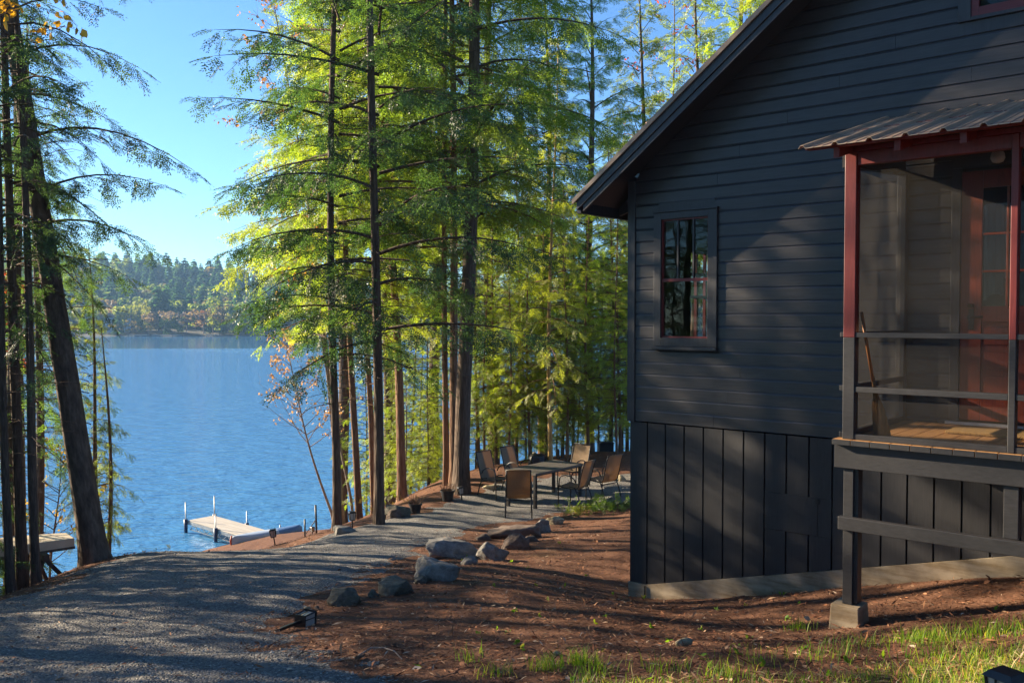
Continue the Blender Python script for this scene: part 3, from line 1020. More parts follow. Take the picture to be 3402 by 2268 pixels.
p = MB()   # sloped side plate
p.hexa([(2.72, -1.411, 1.08), (2.78, -1.411, 1.08), (2.78, -0.096, 1.08 + 0.1), (2.72, -0.096, 1.18),
        (2.72, -1.411, pr(-1.411) - 0.003), (2.78, -1.411, pr(-1.411) - 0.003), (2.78, -0.096, pr(-0.096) - 0.003), (2.72, -0.096, pr(-0.096) - 0.003)])
hb(p, 'side_plate', 'black', porch)

for j in range(7):
    x0 = 2.7815 + 0.402 * j
    r = MB()
    ya, yb = -1.76, -0.025
    r.hexa([(x0, ya, pr(ya) - 0.075), (x0 + 0.042, ya, pr(ya) - 0.075), (x0 + 0.042, yb, pr(yb) - 0.1), (x0, yb, pr(yb) - 0.1),
            (x0, ya, pr(ya)), (x0 + 0.042, ya, pr(ya)), (x0 + 0.042, yb, pr(yb)), (x0, yb, pr(yb))])
    hb(r, 'rafter', 'red', porch, bevel=0.003)
# ribbed roof sheet
xs, zs = [], []
xx = 2.575
while xx < PX1 + 0.05:
    for dx, dzz in ((0, 0), (0.014, 0.021), (0.034, 0.021), (0.048, 0), (0.10, 0), (0.106, 0.005), (0.112, 0.0), (0.165, 0), (0.171, 0.005), (0.177, 0)):
        xs.append(xx + dx)
        zs.append(dzz)
    xx += 0.229
pm = MB()
n = len(xs)
V = []
for th in (0.0, -0.004):
    for yy in (-1.87, -0.022):
        for a, c in zip(xs, zs):
            V.append((a, yy, pr(yy) + 0.028 + c + th))
Fs = []
for i in range(n - 1):
    Fs += [(i, i + 1, n + i + 1, n + i), (2 * n + i + 1, 2 * n + i, 3 * n + i, 3 * n + i + 1),
           (i + 1, i, 2 * n + i, 2 * n + i + 1), (n + i, n + i + 1, 3 * n + i + 1, 3 * n + i)]
Fs += [(0, n, 3 * n, 2 * n), (2 * n - 1, n - 1, 3 * n - 1, 4 * n - 1)]
pm.quadmesh(V, Fs)
proof = hb(pm, 'porch_roof', 'porchroof', porch)
p = MB()
p.box(2.60, PX1, -1.80, -1.74, pr(-1.78) + 0.002, pr(-1.78) + 0.024)
p.box(2.60, PX1, -0.9, -0.84, pr(-0.87) + 0.002, pr(-0.87) + 0.024)
hb(p, 'roof_batten', 'red', porch)

# insect screens in the frames
for nm, bx in (('screen', (2.853, 3.830, -1.452, -1.4508, -0.845, 1.075)), ('screen', (3.874, 4.949, -1.452, -1.4508, -0.845, 1.075)), ('screen', (2.746, 2.7472, -1.411, -0.096, -0.845, 1.09))):
    p = MB()
    p.box(*bx)
    hb(p, nm, 'screen', porch)
p = MB()
p.lathe([(0.012, 0.065), (0.035, 0.072), (0.047, 0.10), (0.043, 0.13), (0.03, 0.15), (0.024, 0.175)], 20, (3.65, -1.0, 1.0))
p.lathe([(0.024, 0.1755), (0.035, 0.18), (0.035, 0.2)], 14, (3.65, -1.0, 1.0))
hb(p, 'globe_lamp', 'globe', porch, smooth=True)
p = MB()
p.tube([(3.65, -1.0, 1.19), (3.65, -1.0, pr(-1.0) - 0.02)], 0.012, 8)
hb(p, 'lamp_stem', 'blackmetal', porch)

# under the deck
p = MB()
p.box(2.77, 2.873, -1.452, -1.36, -2.088, -1.097)
p.box(2.775, 2.845, -1.478, -1.4525, -2.088, -1.097)
hb(p, 'deck_post', 'black', porch, bevel=0.003)
p = MB()
p.box(3.811, 3.898, -1.478, -1.40, -1.442, -1.097)
hb(p, 'hanger_post', 'black', porch, bevel=0.003)
p = MB()
p.box(2.755, PX1, -1.53, -1.4785, -1.54, -1.445)
hb(p, 'lower_rail', 'black', porch, bevel=0.004)
p = MB()
p.hexa([(2.685, -1.55, -2.55), (2.935, -1.55, -2.55), (2.935, -1.30, -2.55), (2.685, -1.30, -2.55),
        (2.71, -1.53, -2.09), (2.908, -1.53, -2.09), (2.908, -1.325, -2.09), (2.71, -1.325, -2.09)])
hb(p, 'pier', 'concrete', porch, bevel=0.006)

# the porch door
x0, x1 = 3.192, 4.045
d = MB()
d.box(x0, x0 + 0.155, -0.012, 0.03, -0.845, 1.17)
d.box(x1 - 0.155, x1, -0.012, 0.03, -0.845, 1.17)
d.box(x0 + 0.156, x1 - 0.156, -0.012, 0.03, 1.03, 1.17)
d.box(x0 + 0.156, x1 - 0.156, -0.012, 0.03, -0.045, 0.08)
d.box(x0 + 0.156, x1 - 0.156, -0.012, 0.03, -0.845, -0.66)
d.box((x0 + x1) / 2 - 0.05, (x0 + x1) / 2 + 0.05, -0.0121, 0.03, -0.659, -0.046)
d.box(x0 + 0.157, x1 - 0.157, 0.002, 0.028, -0.659, -0.046)
for zz in (-0.55, -0.36, -0.16):
    d.box(x0 + 0.18, (x0 + x1) / 2 - 0.07, -0.006, 0.002, zz - 0.07, zz + 0.07)
    d.box((x0 + x1) / 2 + 0.07, x1 - 0.18, -0.006, 0.002, zz - 0.07, zz + 0.07)
for kx in (1, 2):
    a = x0 + 0.156 + (x1 - x0 - 0.312) * kx / 3
    d.box(a - 0.009, a + 0.009, -0.008, 0.02, 0.081, 1.029)
for kz in (0.36, 0.66):
    d.box(x0 + 0.157, x1 - 0.157, -0.0075, 0.0195, kz - 0.009, kz + 0.009)
door = hb(d, 'door', 'door', bevel=0.003)
d = MB()
d.box(x0 + 0.156, x1 - 0.156, 0.004, 0.007, 0.08, 1.03)
hb(d, 'pane', 'glass', door)
d = MB()
nseg = 26
for kx in range(nseg):
    a = x0 + 0.16 + (x1 - x0 - 0.32) * kx / nseg
    b2 = x0 + 0.16 + (x1 - x0 - 0.32) * (kx + 1) / nseg
    ya, yb = 0.03 + 0.012 * math.sin(kx * 1.9), 0.03 + 0.012 * math.sin((kx + 1) * 1.9)
    bot = 0.13 + 0.05 * math.sin(kx * 0.4)
    if 6 < kx < 11:
        bot = 0.3
    d.quadmesh([(a, ya, bot), (b2, yb, bot), (b2, yb, 0.9), (a, ya, 0.9), (a, ya + 0.002, bot), (b2, yb + 0.002, bot), (b2, yb + 0.002, 0.9), (a, ya + 0.002, 0.9)],
               [(0, 1, 2, 3), (5, 4, 7, 6)])
hb(d, 'curtain', 'curtain', door)
d = MB()
d.lathe([(0.03, 0), (0.03, 0.008)], 14, (0, 0, 0))
d.v = [(3.275 + a, -0.0125 - c, -0.01 + b2) for a, b2, c in d.v]
e0 = len(d.v)
d.tube([(3.275, -0.02, -0.01), (3.275, -0.055, -0.01)], 0.012, 8)
d.tube([(3.275, -0.062, -0.01), (3.37, -0.062, -0.005)], 0.011, 8)
d.box(3.255, 3.295, -0.021, -0.0125, -0.11, 0.06)
d.lathe([(0.022, -0.001), (0.026, 0.02), (0.02, 0.03)], 12, (3.275, -0.03, 0.07))
hb(d, 'handle', 'blackmetal', door)
d = MB()
d.box(3.12, 3.19, -0.034, 0.03, -0.86, 1.20)
d.box(4.047, 4.117, -0.034, 0.03, -0.86, 1.20)
d.box(3.12, 4.117, -0.036, 0.03, 1.201, 1.28)
hb(d, 'door_frame', 'trim', bevel=0.003)
d = MB()
d.box(3.10, 4.13, -0.07, 0.0, -0.884, -0.861)
hb(d, 'threshold', 'silver', bevel=0.003)

# ------------------------------------------------------------------ things on the porch
cm = Matrix.Translation((1.23, 9.33, CZ)) @ Matrix.Rotation(R(-40), 4, 'Z')
def H(x, y, z):
    return cm @ Vector((x, y, z))
o = thing('doormat', 'rectangular tan coir doormat on the porch boards before the red door', 'doormat', H(3.62, -0.48, -0.8845), R(-40))
b = MB()
b.box(-0.36, 0.36, -0.22, 0.22, 0.0, 0.02)
for k in range(60):
    a = -0.36 + 0.72 * (k + 0.5) / 60
    for sy in (-1, 1):
        b.bar((a, sy * 0.218, 0.012), (a + random.uniform(-0.006, 0.006), sy * random.uniform(0.232, 0.246), 0.004), 0.006, 0.004)
b.build('mat', 'matcoir', o, bevel=0.004)

f0, f1 = H(2.965, -1.22, -0.885), H(2.862, -1.395, 0.03)
o = thing('broom', 'straw broom with a varnished red handle leaning in the porch corner', 'broom', f0)
ax = (f1 - f0).normalized()
b = MB()
b.tube([ax * 0.42, ax * (f1 - f0).length], 0.012, 8)
b.build('handle', 'broomwood', o, smooth=True)
b = MB()
sd_ = Vector((0.766, -0.643, 0))
th_ = ax.cross(sd_).normalized()
rings = [(0.0, 0.062, 0.026), (0.10, 0.056, 0.026), (0.20, 0.045, 0.024), (0.255, 0.034, 0.022), (0.29, 0.02, 0.018), (0.44, 0.0125, 0.0125)]
o0 = []
nn = 12
V = []
for s_, w_, t_ in rings:
    for k in range(nn):
        a = 2 * math.pi * k / nn
        V.append(ax * s_ + sd_ * w_ * math.cos(a) + th_ * t_ * math.sin(a) + Vector((0, 0, 0.012)))
Fq = [(i * nn + k, i * nn + (k + 1) % nn, (i + 1) * nn + (k + 1) % nn, (i + 1) * nn + k) for i in range(len(rings) - 1) for k in range(nn)]
Fq += [tuple(reversed(range(nn))), tuple((len(rings) - 1) * nn + k for k in range(nn))]
b.quadmesh(V, Fq)
b.build('bristles', 'broomstraw', o)

# ------------------------------------------------------------------ patio table and sling chairs
TA = Vector((0.647, 0.764, 0)).normalized()      # long axis of the table
TB = Vector((-0.764, 0.647, 0)).normalized()
TC = Vector((0.70, 18.84, 0))
tz = max(gz(*(TC + TA * a + TB * b2)[:2]) for a in (-0.8, 0, 0.8) for b2 in (-0.4, 0.4)) + 0.012
trz = math.atan2(TA.y, TA.x)
t = thing('patio_table', 'long dark slatted patio table on the gravel terrace', 'table', (TC.x, TC.y, tz), trz)
b = MB()
for k in range(9):
    y0 = -0.385 + k * 0.0862
    b.box(-0.80, 0.80, y0, y0 + 0.081, 0.695, 0.712)
b.box(-0.825, -0.802, -0.41, 0.41, 0.67, 0.714)
b.box(0.802, 0.825, -0.41, 0.41, 0.67, 0.714)
b.box(-0.801, 0.801, -0.41, -0.389, 0.67, 0.714)
b.box(-0.801, 0.801, 0.395, 0.41, 0.67, 0.714)
b.build('tabletop', 'tabletop', t, bevel=0.002)
b = MB()
b.box(-0.76, 0.76, -0.36, -0.33, 0.64, 0.693)
b.box(-0.76, 0.76, 0.33, 0.36, 0.64, 0.693)
b.build('apron', 'blackmetal', t)
for sx in (-1, 1):
    for sy in (-1, 1):
        b = MB()
        b.box(sx * 0.775 - 0.03, sx * 0.775 + 0.03, sy * 0.36 - 0.03, sy * 0.36 + 0.03, -0.08, 0.694)
        b.build('leg', 'blackmetal', t, bevel=0.003)

def make_chair():
    """sling patio chair facing +x; back at -x"""
    c = thing('patio_chair', 'x', 'chair')
    r = 0.013
    for sy in (-1, 1):
        y = sy * 0.255
        b = MB()
        b.tube([(0.23, y, -0.05), (0.225, y, 0.30), (0.20, y, 0.58), (0.15, y, 0.645), (0.06, y, 0.66), (-0.06, y, 0.645), (-0.14, y, 0.60), (-0.185, y, 0.52)], r, 8)
        b.build('armrest', 'blackmetal', c, smooth=True)
        b = MB()
        b.tube([(-0.33, y * 1.02, -0.05), (-0.24, y, 0.25), (-0.16, y, 0.42), (-0.03, y, 0.435)], r, 8)
        b.build('rear_leg', 'blackmetal', c, smooth=True)
        b = MB()
        y2 = sy * 0.235
        b.tube([(0.25, y2, 0.425), (0.10, y2, 0.40), (-0.16, y2, 0.385), (-0.22, y2, 0.43), (-0.27, y2, 0.60), (-0.335, y2, 0.85), (-0.37, y2, 0.955)], r, 8)
        b.build('side_rail', 'blackmetal', c, smooth=True)
    for p0, p1 in (((-0.37, -0.24, 0.957), (-0.37, 0.24, 0.957)), ((0.235, -0.25, 0.41), (0.235, 0.25, 0.41)), ((-0.2, -0.25, 0.34), (-0.2, 0.25, 0.34))):
        b = MB()
        b.tube([p0, p1], r * 0.9, 8)
        b.build('crossbar', 'blackmetal', c, smooth=True)
    path = [(0.25, 0.432), (0.10, 0.405), (-0.06, 0.388), (-0.16, 0.388), (-0.215, 0.435), (-0.265, 0.60), (-0.30, 0.73), (-0.335, 0.86), (-0.374, 0.968)]
    b = MB()
    V, Fq = [], []
    ny = 7
    for i, (x, z) in enumerate(path):
        for k in range(ny):
            y = -0.228 + 0.456 * k / (ny - 1)
            sag = 0.016 * (1 - (2 * k / (ny - 1) - 1) ** 2)
            V.append((x - sag * (0.9 if i > 4 else 0), y, z - sag * (1 if i <= 4 else 0.1)))
    n0 = len(V)
    V += [(x - 0.004, y, z - 0.004) for x, y, z in V]
    for i in range(len(path) - 1):
        for k in range(ny - 1):
            a = i * ny + k
            Fq += [(a, a + 1, a + ny + 1, a + ny), (n0 + a + 1, n0 + a, n0 + a + ny, n0 + a + ny + 1)]
    b.quadmesh(V, Fq)
    b.build('sling', 'sling', c, smooth=True)
    return c
chair0 = make_chair()
used = False
for da, db, face, lab in [
    (-0.42, 1.02, -90, 'tan sling chair left of the table, nearest the big tree trunk'),
    (0.42, 1.05, -90, 'tan sling chair on the lake side of the table, its back before the thin trunks'),
    (None, (0.13, 17.45), 40, 'sling chair at the near table end with its back to the viewer'),
    (-0.12, -0.86, 97, 'sling chair nearest the stone edging, seen from the side at the table'),
    (0.72, -0.98, 83, 'rearmost of the two sling chairs along the house side of the table'),
    (1.30, 0.22, 180, 'brightly sunlit pale sling chair at the far end of the table')]:
    p = TC + TA * da + TB * db if da is not None else Vector(db + (0,))
    zz = gz(p.x, p.y) + 0.015
    rz = trz + R(face)
    if not used:
        chair0.location, chair0.rotation_euler, used = (p.x, p.y, zz), (0, 0, rz), True
        tag(chair0, lab, 'chair', 'sling chairs round the patio table')
    else:
        dup(chair0, (p.x, p.y, zz), rz, lab, 'sling chairs round the patio table')

# ------------------------------------------------------------------ stones
def rock_mesh(seed, sub=4, flat=False, sharp=0.5):
    bm = bmesh.new()
    bmesh.ops.create_icosphere(bm, subdivisions=sub, radius=1.0)
    rs = random.Random(seed)
    planes = [(Vector((rs.gauss(0, 1), rs.gauss(0, 1), rs.gauss(0, 1))).normalized(), rs.uniform(0.5, 0.85)) for _ in range(12)]
    if flat:
        planes.append((Vector((0.05, 0.03, 1)).normalized(), 0.62))
    o = Vector((seed * 3.7, seed * 1.3, 0))
    for v in bm.verts:
        p = v.co.copy()
        for n_, d_ in planes:
            e = p.dot(n_) - d_
            if e > 0:
                p -= n_ * e * (0.92 if sharp > 0.4 else 0.6)
        p += p.normalized() * (0.13 * mnoise.noise(p * 1.3 + o) + 0.08 * mnoise.noise(p * 3.5 + o) + 0.045 * mnoise.noise(p * 9 + o))
        v.co = p
    me = bpy.data.meshes.new('stone')
    bm.to_mesh(me)
    bm.free()
    me.polygons.foreach_set('use_smooth', [True] * len(me.polygons))
    return me

def stone(px, py, wpx, hpx, m, label, seed, depth=0.7, name='boulder', cat='boulder', group=None, rz=0.0, sink=0.36, flat=False, d0=2.5, sub=4, D=None):
    g = G(px, py, d0) if D is None else at(px, py, D)
    k = g.y / FPX
    w, hh = wpx * k / 2, hpx * k
    me = rock_mesh(seed, sub, flat)
    me.materials.append(M[m])
    o = put(bpy.data.objects.new(name, me))
    # a third of the stone sits in the soil
    ht = hh / (1 - sink) / 2 * 1.05
    yc = g.y + w * depth * 0.6
    xc = g.x * yc / g.y
    o.location = (xc, yc, gz(xc, yc) + ht * (1 - 2 * sink))
    o.scale = (w * 1.08, w * depth, ht)
    o.rotation_euler = (0, 0, rz)
    return tag(o, label, cat, group)

EDGE = 'stones edging the gravel'
def z4(x, y, w, h):
    return (1000 + x / 2.352, 1600 + y / 2.352, w / 2.352, h / 2.352)
for q, m_, lab, sd_i, dp, fl in [
    ((355, 975, 275, 155), 'darkrock', 'rounded mossy boulder nearest the fallen lantern', 3, 0.8, False),
    ((745, 885, 360, 160), 'darkrock', 'long low grey boulder between the rounded mossy one and the split one', 5, 0.6, False),
    ((1060, 768, 400, 195), 'rock', 'grey split boulder lying just before the big flat slab', 8, 0.6, False),
    ((1160, 600, 480, 190), 'rock', 'biggest flat-topped grey slab in the stone edging', 12, 0.62, True),
    ((1490, 615, 260, 145), 'rock', 'wedge-shaped tilted stone right of the big flat slab', 14, 0.7, False),
    ((1690, 530, 250, 115), 'redrock', 'low dark stone in front of the needle-strewn slab', 17, 0.6, False),
    ((1640, 445, 420, 130), 'redrock', 'flat needle-strewn brownish slab near the table', 21, 0.6, True),
    ((1880, 400, 175, 115), 'rock', 'rounded grey stone just right of the needle-strewn slab', 23, 0.8, False),
    ((1985, 335, 150, 80), 'palerock', 'pale domed stone by the end of the edging nearest the chairs', 26, 0.8, False)]:
    stone(*z4(*q), m_, lab, sd_i, dp, group=EDGE, flat=fl, rz=random.uniform(-0.2, 0.2))
for q, m_, lab, sd_i, dp in [
    ((930, 800, 130, 70), 'darkrock', 'small dark stone wedged between the long low boulder and the split one', 61, 0.8),
    ((1330, 650, 150, 70), 'rock', 'small half-buried grey stone below the right end of the big flat slab', 62, 0.8),
    ((1420, 455, 130, 55), 'redrock', 'small brown stone between the big flat slab and the needle-strewn slab', 63, 0.8),
    ((1800, 470, 120, 50), 'redrock', 'small brown stone under the right end of the needle-strewn slab', 64, 0.8),
    ((560, 905, 120, 60), 'darkrock', 'small dark stone between the rounded mossy boulder and the long low one', 65, 0.8)]:
    stone(*z4(*q), m_, lab, sd_i, dp, group=EDGE, rz=random.uniform(-0.5, 0.5), sub=3)
stone(*z4(745, 285, 210, 135), 'darkrock', 'dark boulder between the slim trunk and the flower pot', 31, 0.8)
stone(*z4(735, 290, 150, 70), 'redrock', 'smaller brown stone lying against the dark boulder by the flower pot', 33, 0.6)
stone(*z4(330, 405, 210, 85), 'rock', 'low grey slab beside the lantern at the top of the bank', 35, 0.7, flat=True, D=15.2)
def zr(x, y, w, h):
    return (1500 + x / 3.794, 1420 + y / 3.794, w / 3.794, h / 3.794)
stone(*zr(1985, 690, 180, 130), 'palerock', 'large sunlit tan stone beyond the table, left of a smaller one', 41, 0.8)
stone(*zr(2140, 690, 120, 85), 'palerock', 'smaller sunlit tan stone close to the cabin corner', 43, 0.8)
stone(*zr(500, 790, 210, 60), 'palerock', 'low tan stone on the ground beside the big trunk', 45, 0.7)
for q, m_, lab, sd_i in [((50, 1005, 50, 30), 'palerock', 'small pale cobble behind the fallen lantern, left of the orange one', 51), ((122, 1000, 52, 27), 'redrock', 'small orange-brown cobble behind the fallen lantern', 52), ((78, 1035, 60, 32), 'rock', 'small grey cobble right behind the fallen lantern head', 53)]:
    stone(*z4(*q), m_, lab, sd_i, 0.8, name='cobble', cat='stone', sub=3, sink=0.25)
stone(2272, 2146, 75, 26, 'palerock', 'flat pale stone alone on the needles before the cabin skirting', 55, 0.5, name='flat_stone', cat='stone', sub=3, sink=0.25, rz=0.5)
stone(1848, 2178, 40, 18, 'palerock', 'small white stone beside the grass tufts', 56, 0.6, name='flat_stone', cat='stone', sub=3, sink=0.25)

# ------------------------------------------------------------------ solar lanterns
def make_lantern():
    o = thing('solar_lantern', 'x', 'lantern')
    b = MB()
    b.box(-0.011, 0.011, -0.011, 0.011, -0.10, 0.165)
    b.build('stake', 'blackmetal', o)
    b = MB()
    w = 0.055
    for sx in (-1, 1):
        for sy in (-1, 1):
            b.bar((sx * w * 0.82, sy * w * 0.82, 0.17), (sx * w, sy * w, 0.295), 0.011, 0.011)
    for sx in (-1, 1):
        b.bar((sx * w * 0.9, 0.012, 0.175), (sx * w, 0.012, 0.29), 0.006, 0.006)
        b.bar((0.012, sx * w * 0.9, 0.175), (0.012, sx * w, 0.29), 0.006, 0.006)
    b.box(-0.05, 0.05, -0.05, 0.05, 0.16, 0.172)
    b.build('cage', 'blackmetal', o)
    b = MB()
    b.hexa([(-0.042, -0.042, 0.173), (0.042, -0.042, 0.173), (0.042, 0.042, 0.173), (-0.042, 0.042, 0.173),
            (-0.05, -0.05, 0.292), (0.05, -0.05, 0.292), (0.05, 0.05, 0.292), (-0.05, 0.05, 0.292)])
    b.build('glass', 'lampglass', o)
    b = MB()
    b.hexa([(-0.068, -0.068, 0.294), (0.068, -0.068, 0.294), (0.068, 0.068, 0.294), (-0.068, 0.068, 0.294),
            (-0.045, -0.045, 0.32), (0.045, -0.045, 0.32), (0.045, 0.045, 0.32), (-0.045, 0.045, 0.32)])
    b.build('cap', 'blackmetal', o, bevel=0.003)
    return o
LG = 'solar lanterns on stakes'
lan = make_lantern()
def lantern_at(px, py, D, rot, label, first=False):
    p = at(px, py, D)
    zz = gz(p.x, p.y)
    if first:
        lan.location, lan.rotation_euler = (p.x, p.y, zz), rot
        tag(lan, label, 'lantern', LG)
    else:
        dup(lan, (p.x, p.y, zz), 0, label, LG, rot)
lantern_at(1170, 1757, 15.8, (0, 0, 0.4), 'black lantern standing beside the grey slab, left of the slim trunk', True)
lantern_at(914, 1812, 17.0, (0, -0.16, 0.2), 'leaning black lantern in front of the upturned canoe')
lantern_at(1038, 1780, 28.6, (0, 0, 0.7), 'distant small lantern between the dark pipe posts and the bank')
lantern_at(1535, 1656, 18.7, (0.05, -0.14, 0.3), 'tilted lantern at the foot of the big trunk by the flower pot')
g = G(955, 2095)
g2 = G(1062, 2062)
dv = g2 - g
dup(lan, (g.x, g.y, g.z + 0.035), 0, 'fallen lantern lying on its side on the needles', LG,
    Vector((dv.x, dv.y, dv.z + 0.02)).to_track_quat('Z', 'Y').to_euler())
p = at(3345, 2222, 3.55)
dup(lan, (p.x, p.y, p.z - 0.325), 0, 'lantern low in the grass, only its cap showing at the picture edge', LG, (0, 0, 0.5))

# ------------------------------------------------------------------ flower pots
for i, (px, py, wpx, D, lab) in enumerate([(1487, 1676, 46, 18.7, 'black pot of dead stalks near the tilted lantern'), (1380, 1708, 43, 17.4, 'black pot of dead stalks beside the dark boulder')]):
    p = at(px, py, D)
    r_ = wpx * D / FPX / 2
    o = thing('flower_pot', lab, 'flower pot', (p.x, p.y, gz(p.x, p.y) - 0.005), 0, 'black pots at the terrace edge')
    b = MB()
    b.lathe([(r_ * 0.72, 0), (r_ * 0.95, r_ * 1.35), (r_ * 1.08, r_ * 1.36), (r_ * 1.1, r_ * 1.62), (r_ * 0.98, r_ * 1.62), (r_ * 0.93, r_ * 1.45), (0.01, r_ * 1.42)], 24)
    b.build('pot', 'pot', o, smooth=False)
    b = MB()
    for k in range(46):
        a, rr = random.uniform(0, 6.28), r_ * random.uniform(0, 0.8)
        q0 = Vector((rr * math.cos(a), rr * math.sin(a), r_ * 1.4))
        q1 = q0 + Vector((math.cos(a) * random.uniform(0.02, 0.14), math.sin(a) * random.uniform(0.02, 0.14), random.uniform(0.06, 0.2)))
        q2 = q1 + Vector((random.uniform(-0.06, 0.06), random.uniform(-0.06, 0.06), random.uniform(-0.05, 0.05)))
        b.tube([q0, q1, q2], [0.004, 0.003, 0.001], 4, cap=False)
    b.build('dead_stalks', 'redbark', o)

# ------------------------------------------------------------------ dock, canoe, pipe rail
c1, c2 = at(624, 1732, 37.6), at(709, 1714.6, 38.6)
c3 = at(765, 1772.6, 35.4)
dl = (c3 - c1); dl.z = 0; dl.normalize()
dw = Vector((-dl.y, dl.x, 0))
if dw.dot(c2 - c1) < 0:
    dw = -dw
dz = 0.52
o = thing('dock', 'narrow pale boarded dock on pipe legs reaching into the lake', 'dock', (c1.x, c1.y, 0), math.atan2(dl.y, dl.x))
sg = 1 if dw.dot(Vector((-dl.y, dl.x, 0))) > 0 else -1
DL, DW = 5.6, 1.22
b = MB()
for k in range(5):
    y0 = k * DW / 5
    b.box(0, DL, min(sg * y0, sg * (y0 + DW / 5 - 0.006)), max(sg * y0, sg * (y0 + DW / 5 - 0.006)), dz - 0.03, dz)
b.build('deck', 'dockdeck', o, bevel=0.004)
b = MB()
for y in (0.0, sg * DW):
    b.bar((0, y, dz - 0.10), (DL, y, dz - 0.10), 0.05, 0.13)
    b.bar((0.2, y, dz - 0.36), (DL, y, dz - 0.36), 0.03, 0.03)
    for k in range(8):
        b.bar((0.2 + k * 0.65, y, dz - 0.36), (0.52 + k * 0.65, y, dz - 0.15), 0.022, 0.022)
        b.bar((0.52 + k * 0.65, y, dz - 0.15), (0.85 + k * 0.65, y, dz - 0.36), 0.022, 0.022)
b.build('frame', 'dockpost', o)
for (x, y, zt, slv) in [(-0.06, -0.06 * sg, dz + 0.78, 1), (-0.05, sg * (DW + 0.06), dz + 0.85, 1), (2.35, -0.07 * sg, dz + 0.62, 1), (2.5, sg * (DW + 0.06), dz + 0.55, 1), (4.9, sg * (DW + 0.06), dz + 0.35, 0)]:
    b = MB()
    b.tube([(x, y, -1.2), (x, y, zt)], 0.024, 10)
    pp = b.build('post', 'dockpost', o, smooth=True)
    if slv:
        b = MB()
        b.tube([(x, y, -0.12), (x, y, dz + 0.04)], [0.07, 0.085], 10)
        b.build('sleeve', 'docksleeve', pp, smooth=True)

ca, cb = at(768, 1782, 33.2), at(968, 1777, 34.6)
ca.z, cb.z = gz(ca.x, ca.y) + 0.02, gz(cb.x, cb.y) + 0.02
cd = cb - ca
cl = 2.95
dirc = Vector((cd.x, cd.y + 0.3, 0)).normalized()
o = thing('canoe', 'pale blue-grey canoe lying upside down on the shore, red inside the bow', 'canoe', ca, math.atan2(dirc.y, dirc.x))
b = MB()
NS, NR = 26, 13
V, Fq, mi = [], [], []
for i in range(NS + 1):
    s_ = i / NS
    fw = max(0.02, (1 - abs(2 * s_ - 1) ** 2.6))
    w = 0.36 * fw ** 0.75
    top = 0.31 + 0.02 * abs(2 * s_ - 1) ** 3 - (0.10 * max(0, abs(2 * s_ - 1) - 0.92) / 0.08)
    base = -0.02 - 0.05 * abs(2 * s_ - 1) ** 4
    for k in range(NR):
        a = math.pi * k / (NR - 1)
        ca_, sa_ = math.cos(a), math.sin(a)
        V.append((s_ * cl, w * math.copysign(abs(ca_) ** 0.6, ca_), base + (top - base) * sa_ ** 0.55))
for i in range(NS):
    for k in range(NR - 1):
        Fq.append((i * NR + k, (i + 1) * NR + k, (i + 1) * NR + k + 1, i * NR + k + 1))
b.quadmesh(V, Fq)
for i in range(len(Fq)):
    b.m[i] = 1 if (i // (NR - 1)) > NS * 0.58 else 0
hull = b.build('hull', ['canoe', 'canoeblue'], o, smooth=True)
b = MB()
for sy in (0, NR - 1):
    b.tube([V[i * NR + sy] for i in range(NS + 1)], 0.02, 6)
b.tube([(0.012, 0, -0.05), (-0.03, 0, 0.14), (0.02, 0, 0.34)], [0.03, 0.035, 0.03], 8)
b.build('gunwale', 'canoered', o, smooth=True)

pa, pb = at(1013, 1776, 30.5), at(1052, 1776, 29.4)
pa.z, pb.z = gz(pa.x, pa.y), gz(pb.x, pb.y)
o = thing('pipe_rail', 'two dark pipe posts with a diagonal brace at the water edge', 'handrail', (pa.x, pa.y, pa.z))
b = MB(); b.tube([(0, 0, -0.1), (0, 0, 0.76)], 0.03, 8); b.build('post', 'blackmetal', o, smooth=True)
q = pb - pa
b = MB(); b.tube([q + Vector((0, 0, -0.1)), q + Vector((-0.03, 0, 1.08))], 0.034, 8); b.build('post', 'blackmetal', o, smooth=True)
b = MB(); b.tube([Vector((0, 0, 0.2)), q + Vector((0, 0, 0.62))], 0.016, 8); b.build('brace', 'blackmetal', o, smooth=True)

